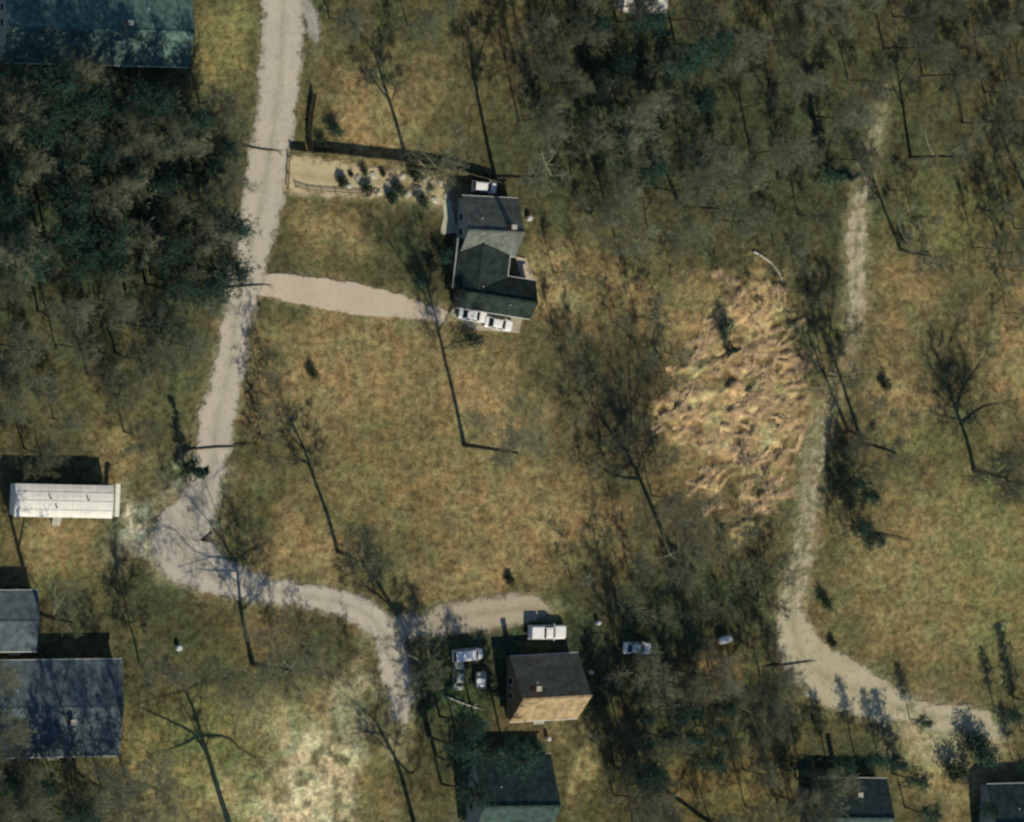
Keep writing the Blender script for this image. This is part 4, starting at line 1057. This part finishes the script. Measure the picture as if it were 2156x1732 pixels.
fence('low rail fence along the lower edge of the yellow dirt driveway', [(622,394),(652,404),(764,412)], .9, 2.4, True)
fence('low rail fence across the mouth of the yellow dirt driveway', [(607,330),(604,398)], .8, 2.4, True)

# ------------------------------------------------------------------ ground cover
def blades(name, x, y, z, n_per, lmin, lmax, wid, material, spread, seed, lean=.8):
    rs = np.random.RandomState(seed); N = len(x)
    X = np.repeat(x, n_per)+rs.normal(0, spread, N*n_per); Y = np.repeat(y, n_per)+rs.normal(0, spread, N*n_per); Z = np.repeat(z, n_per)
    L = rs.uniform(lmin, lmax, N*n_per); az = rs.uniform(0, 6.283, N*n_per); tl = rs.uniform(.15, 1, N*n_per)*lean
    dx, dy, dz = np.cos(az)*np.sin(tl)*L, np.sin(az)*np.sin(tl)*L, np.cos(tl)*L
    a2 = rs.uniform(0, 6.283, N*n_per); w = wid*rs.uniform(.6, 1.4, N*n_per)
    ux, uy = np.cos(a2)*w, np.sin(a2)*w
    V = np.empty((N*n_per, 3, 3), np.float32)
    V[:, 0] = np.stack([X-ux, Y-uy, Z-.02], 1); V[:, 1] = np.stack([X+ux, Y+uy, Z-.02], 1); V[:, 2] = np.stack([X+dx, Y+dy, Z+dz], 1)
    T = np.arange(N*n_per*3).reshape(-1, 3)
    o = link(name, mesh_tris(name, V.reshape(-1, 3), T), material); return o
def cover_points(n, seed, weight):
    rs = np.random.RandomState(seed)
    x = rs.uniform(-92, 92, n); y = rs.uniform(-68, 68, n)
    px, py = pix(np.stack([x, y, x*0], 1))
    keep = rs.rand(n) < weight(x, y, px, py)
    for k, ln in LINES.items():
        keep &= road_dist(x, y, ln) > (-.35 if k != 'driveway' else 0)
    for x0, y0, x1, y1 in HOUSES: keep &= ~((px > x0+25) & (px < x1-25) & (py > y0+25) & (py < y1-25))
    x, y = x[keep], y[keep]
    return x, y, ground_height(x, y)
WOODPOLY = [w[0] for w in WOODS]
def woody(px, py):
    m_ = np.zeros(px.shape, bool)
    for k, w in enumerate(WOODS):
        m_ |= in_poly(px, py, w[0])
    return m_
tuft = cover_points(42000, 1, lambda x, y, px, py: (.25+.75*(vnoise(x, y, 41, 2.5) > .5))*np.where(in_poly(px, py, MOUND), .2, 1))
o = blades('dry_grass', *tuft, 6, .12, .34, .035, DRYGRASS, .16, 2, 1.1); tag(o, 'short dry winter grass over the lawns and meadow', 'grass', kind='stuff')
brush = cover_points(32000, 3, lambda x, y, px, py: np.where(woody(px+(vnoise(x, y, 51, 5)-.5)*160, py+(vnoise(x, y, 52, 5)-.5)*160), .8, .10)*(vnoise(x, y, 43, 3.) > .38))
o = blades('brush', *brush, 9, .5, 1.5, .022, BRUSHM, .35, 4, 1.15); tag(o, 'tangle of bare brushwood under the woods', 'brush', kind='stuff')
def streak_blades(name, material, seed):
    """windrows of lodged straw: long blades lying along short curved streaks"""
    rs = np.random.RandomState(seed); V = []
    nst = 0; tries = 0
    while nst < 150 and tries < 6000:
        tries += 1
        px0, py0 = rs.uniform(1380, 1690), rs.uniform(570, 1125)
        if not in_poly([px0+rs.normal(0, 28)], [py0+rs.normal(0, 28)], MOUND)[0]: continue
        if vnoise(np.array([px0]), np.array([py0]), 91, 70.)[0] < .38: continue
        if py0 < 720 and rs.rand() < .55: continue
        nst += 1
        p = at(px0, py0); L = rs.uniform(1.0, 5.0); a = R(20)+rs.normal(0, .5); w = rs.uniform(.22, .6); h = rs.uniform(.15, .55); k = rs.normal(0, .12)
        n = int(L*70)
        t = rs.uniform(-.5, .5, n)*L; off = rs.normal(0, w*.45, n)
        aa = a+k*t
        x = p.x+np.cos(a)*t-np.sin(aa)*off; y = p.y+np.sin(a)*t+k*t*t*.5+np.cos(aa)*off
        env = np.clip(1-(2*np.abs(t)/L)**3, .1, 1)*np.exp(-(off/w)**2)
        z = ground_height(x, y)+.02+h*env*rs.uniform(.4, 1, n)
        bl = rs.uniform(.5, 1.1, n); ba = aa+rs.normal(0, .4, n); tl = rs.normal(0, .18, n)
        dx, dy, dz = np.cos(ba)*bl, np.sin(ba)*bl, np.sin(tl)*bl-.08
        ww = rs.uniform(.03, .065, n); nx, ny = -np.sin(ba)*ww, np.cos(ba)*ww
        T = np.empty((n, 3, 3)); T[:, 0] = np.stack([x-nx, y-ny, z], 1); T[:, 1] = np.stack([x+nx, y+ny, z-.02], 1); T[:, 2] = np.stack([x+dx, y+dy, np.maximum(z+dz, .0)], 1)
        V.append(T)
    V = np.concatenate(V).reshape(-1, 3)
    return link(name, mesh_tris(name, V, np.arange(len(V)).reshape(-1, 3)), material)
o = streak_blades('dead_grass', STRAW, 77); tag(o, 'pale lodged dead grass in streaks on the straw patch', 'grass', kind='stuff')
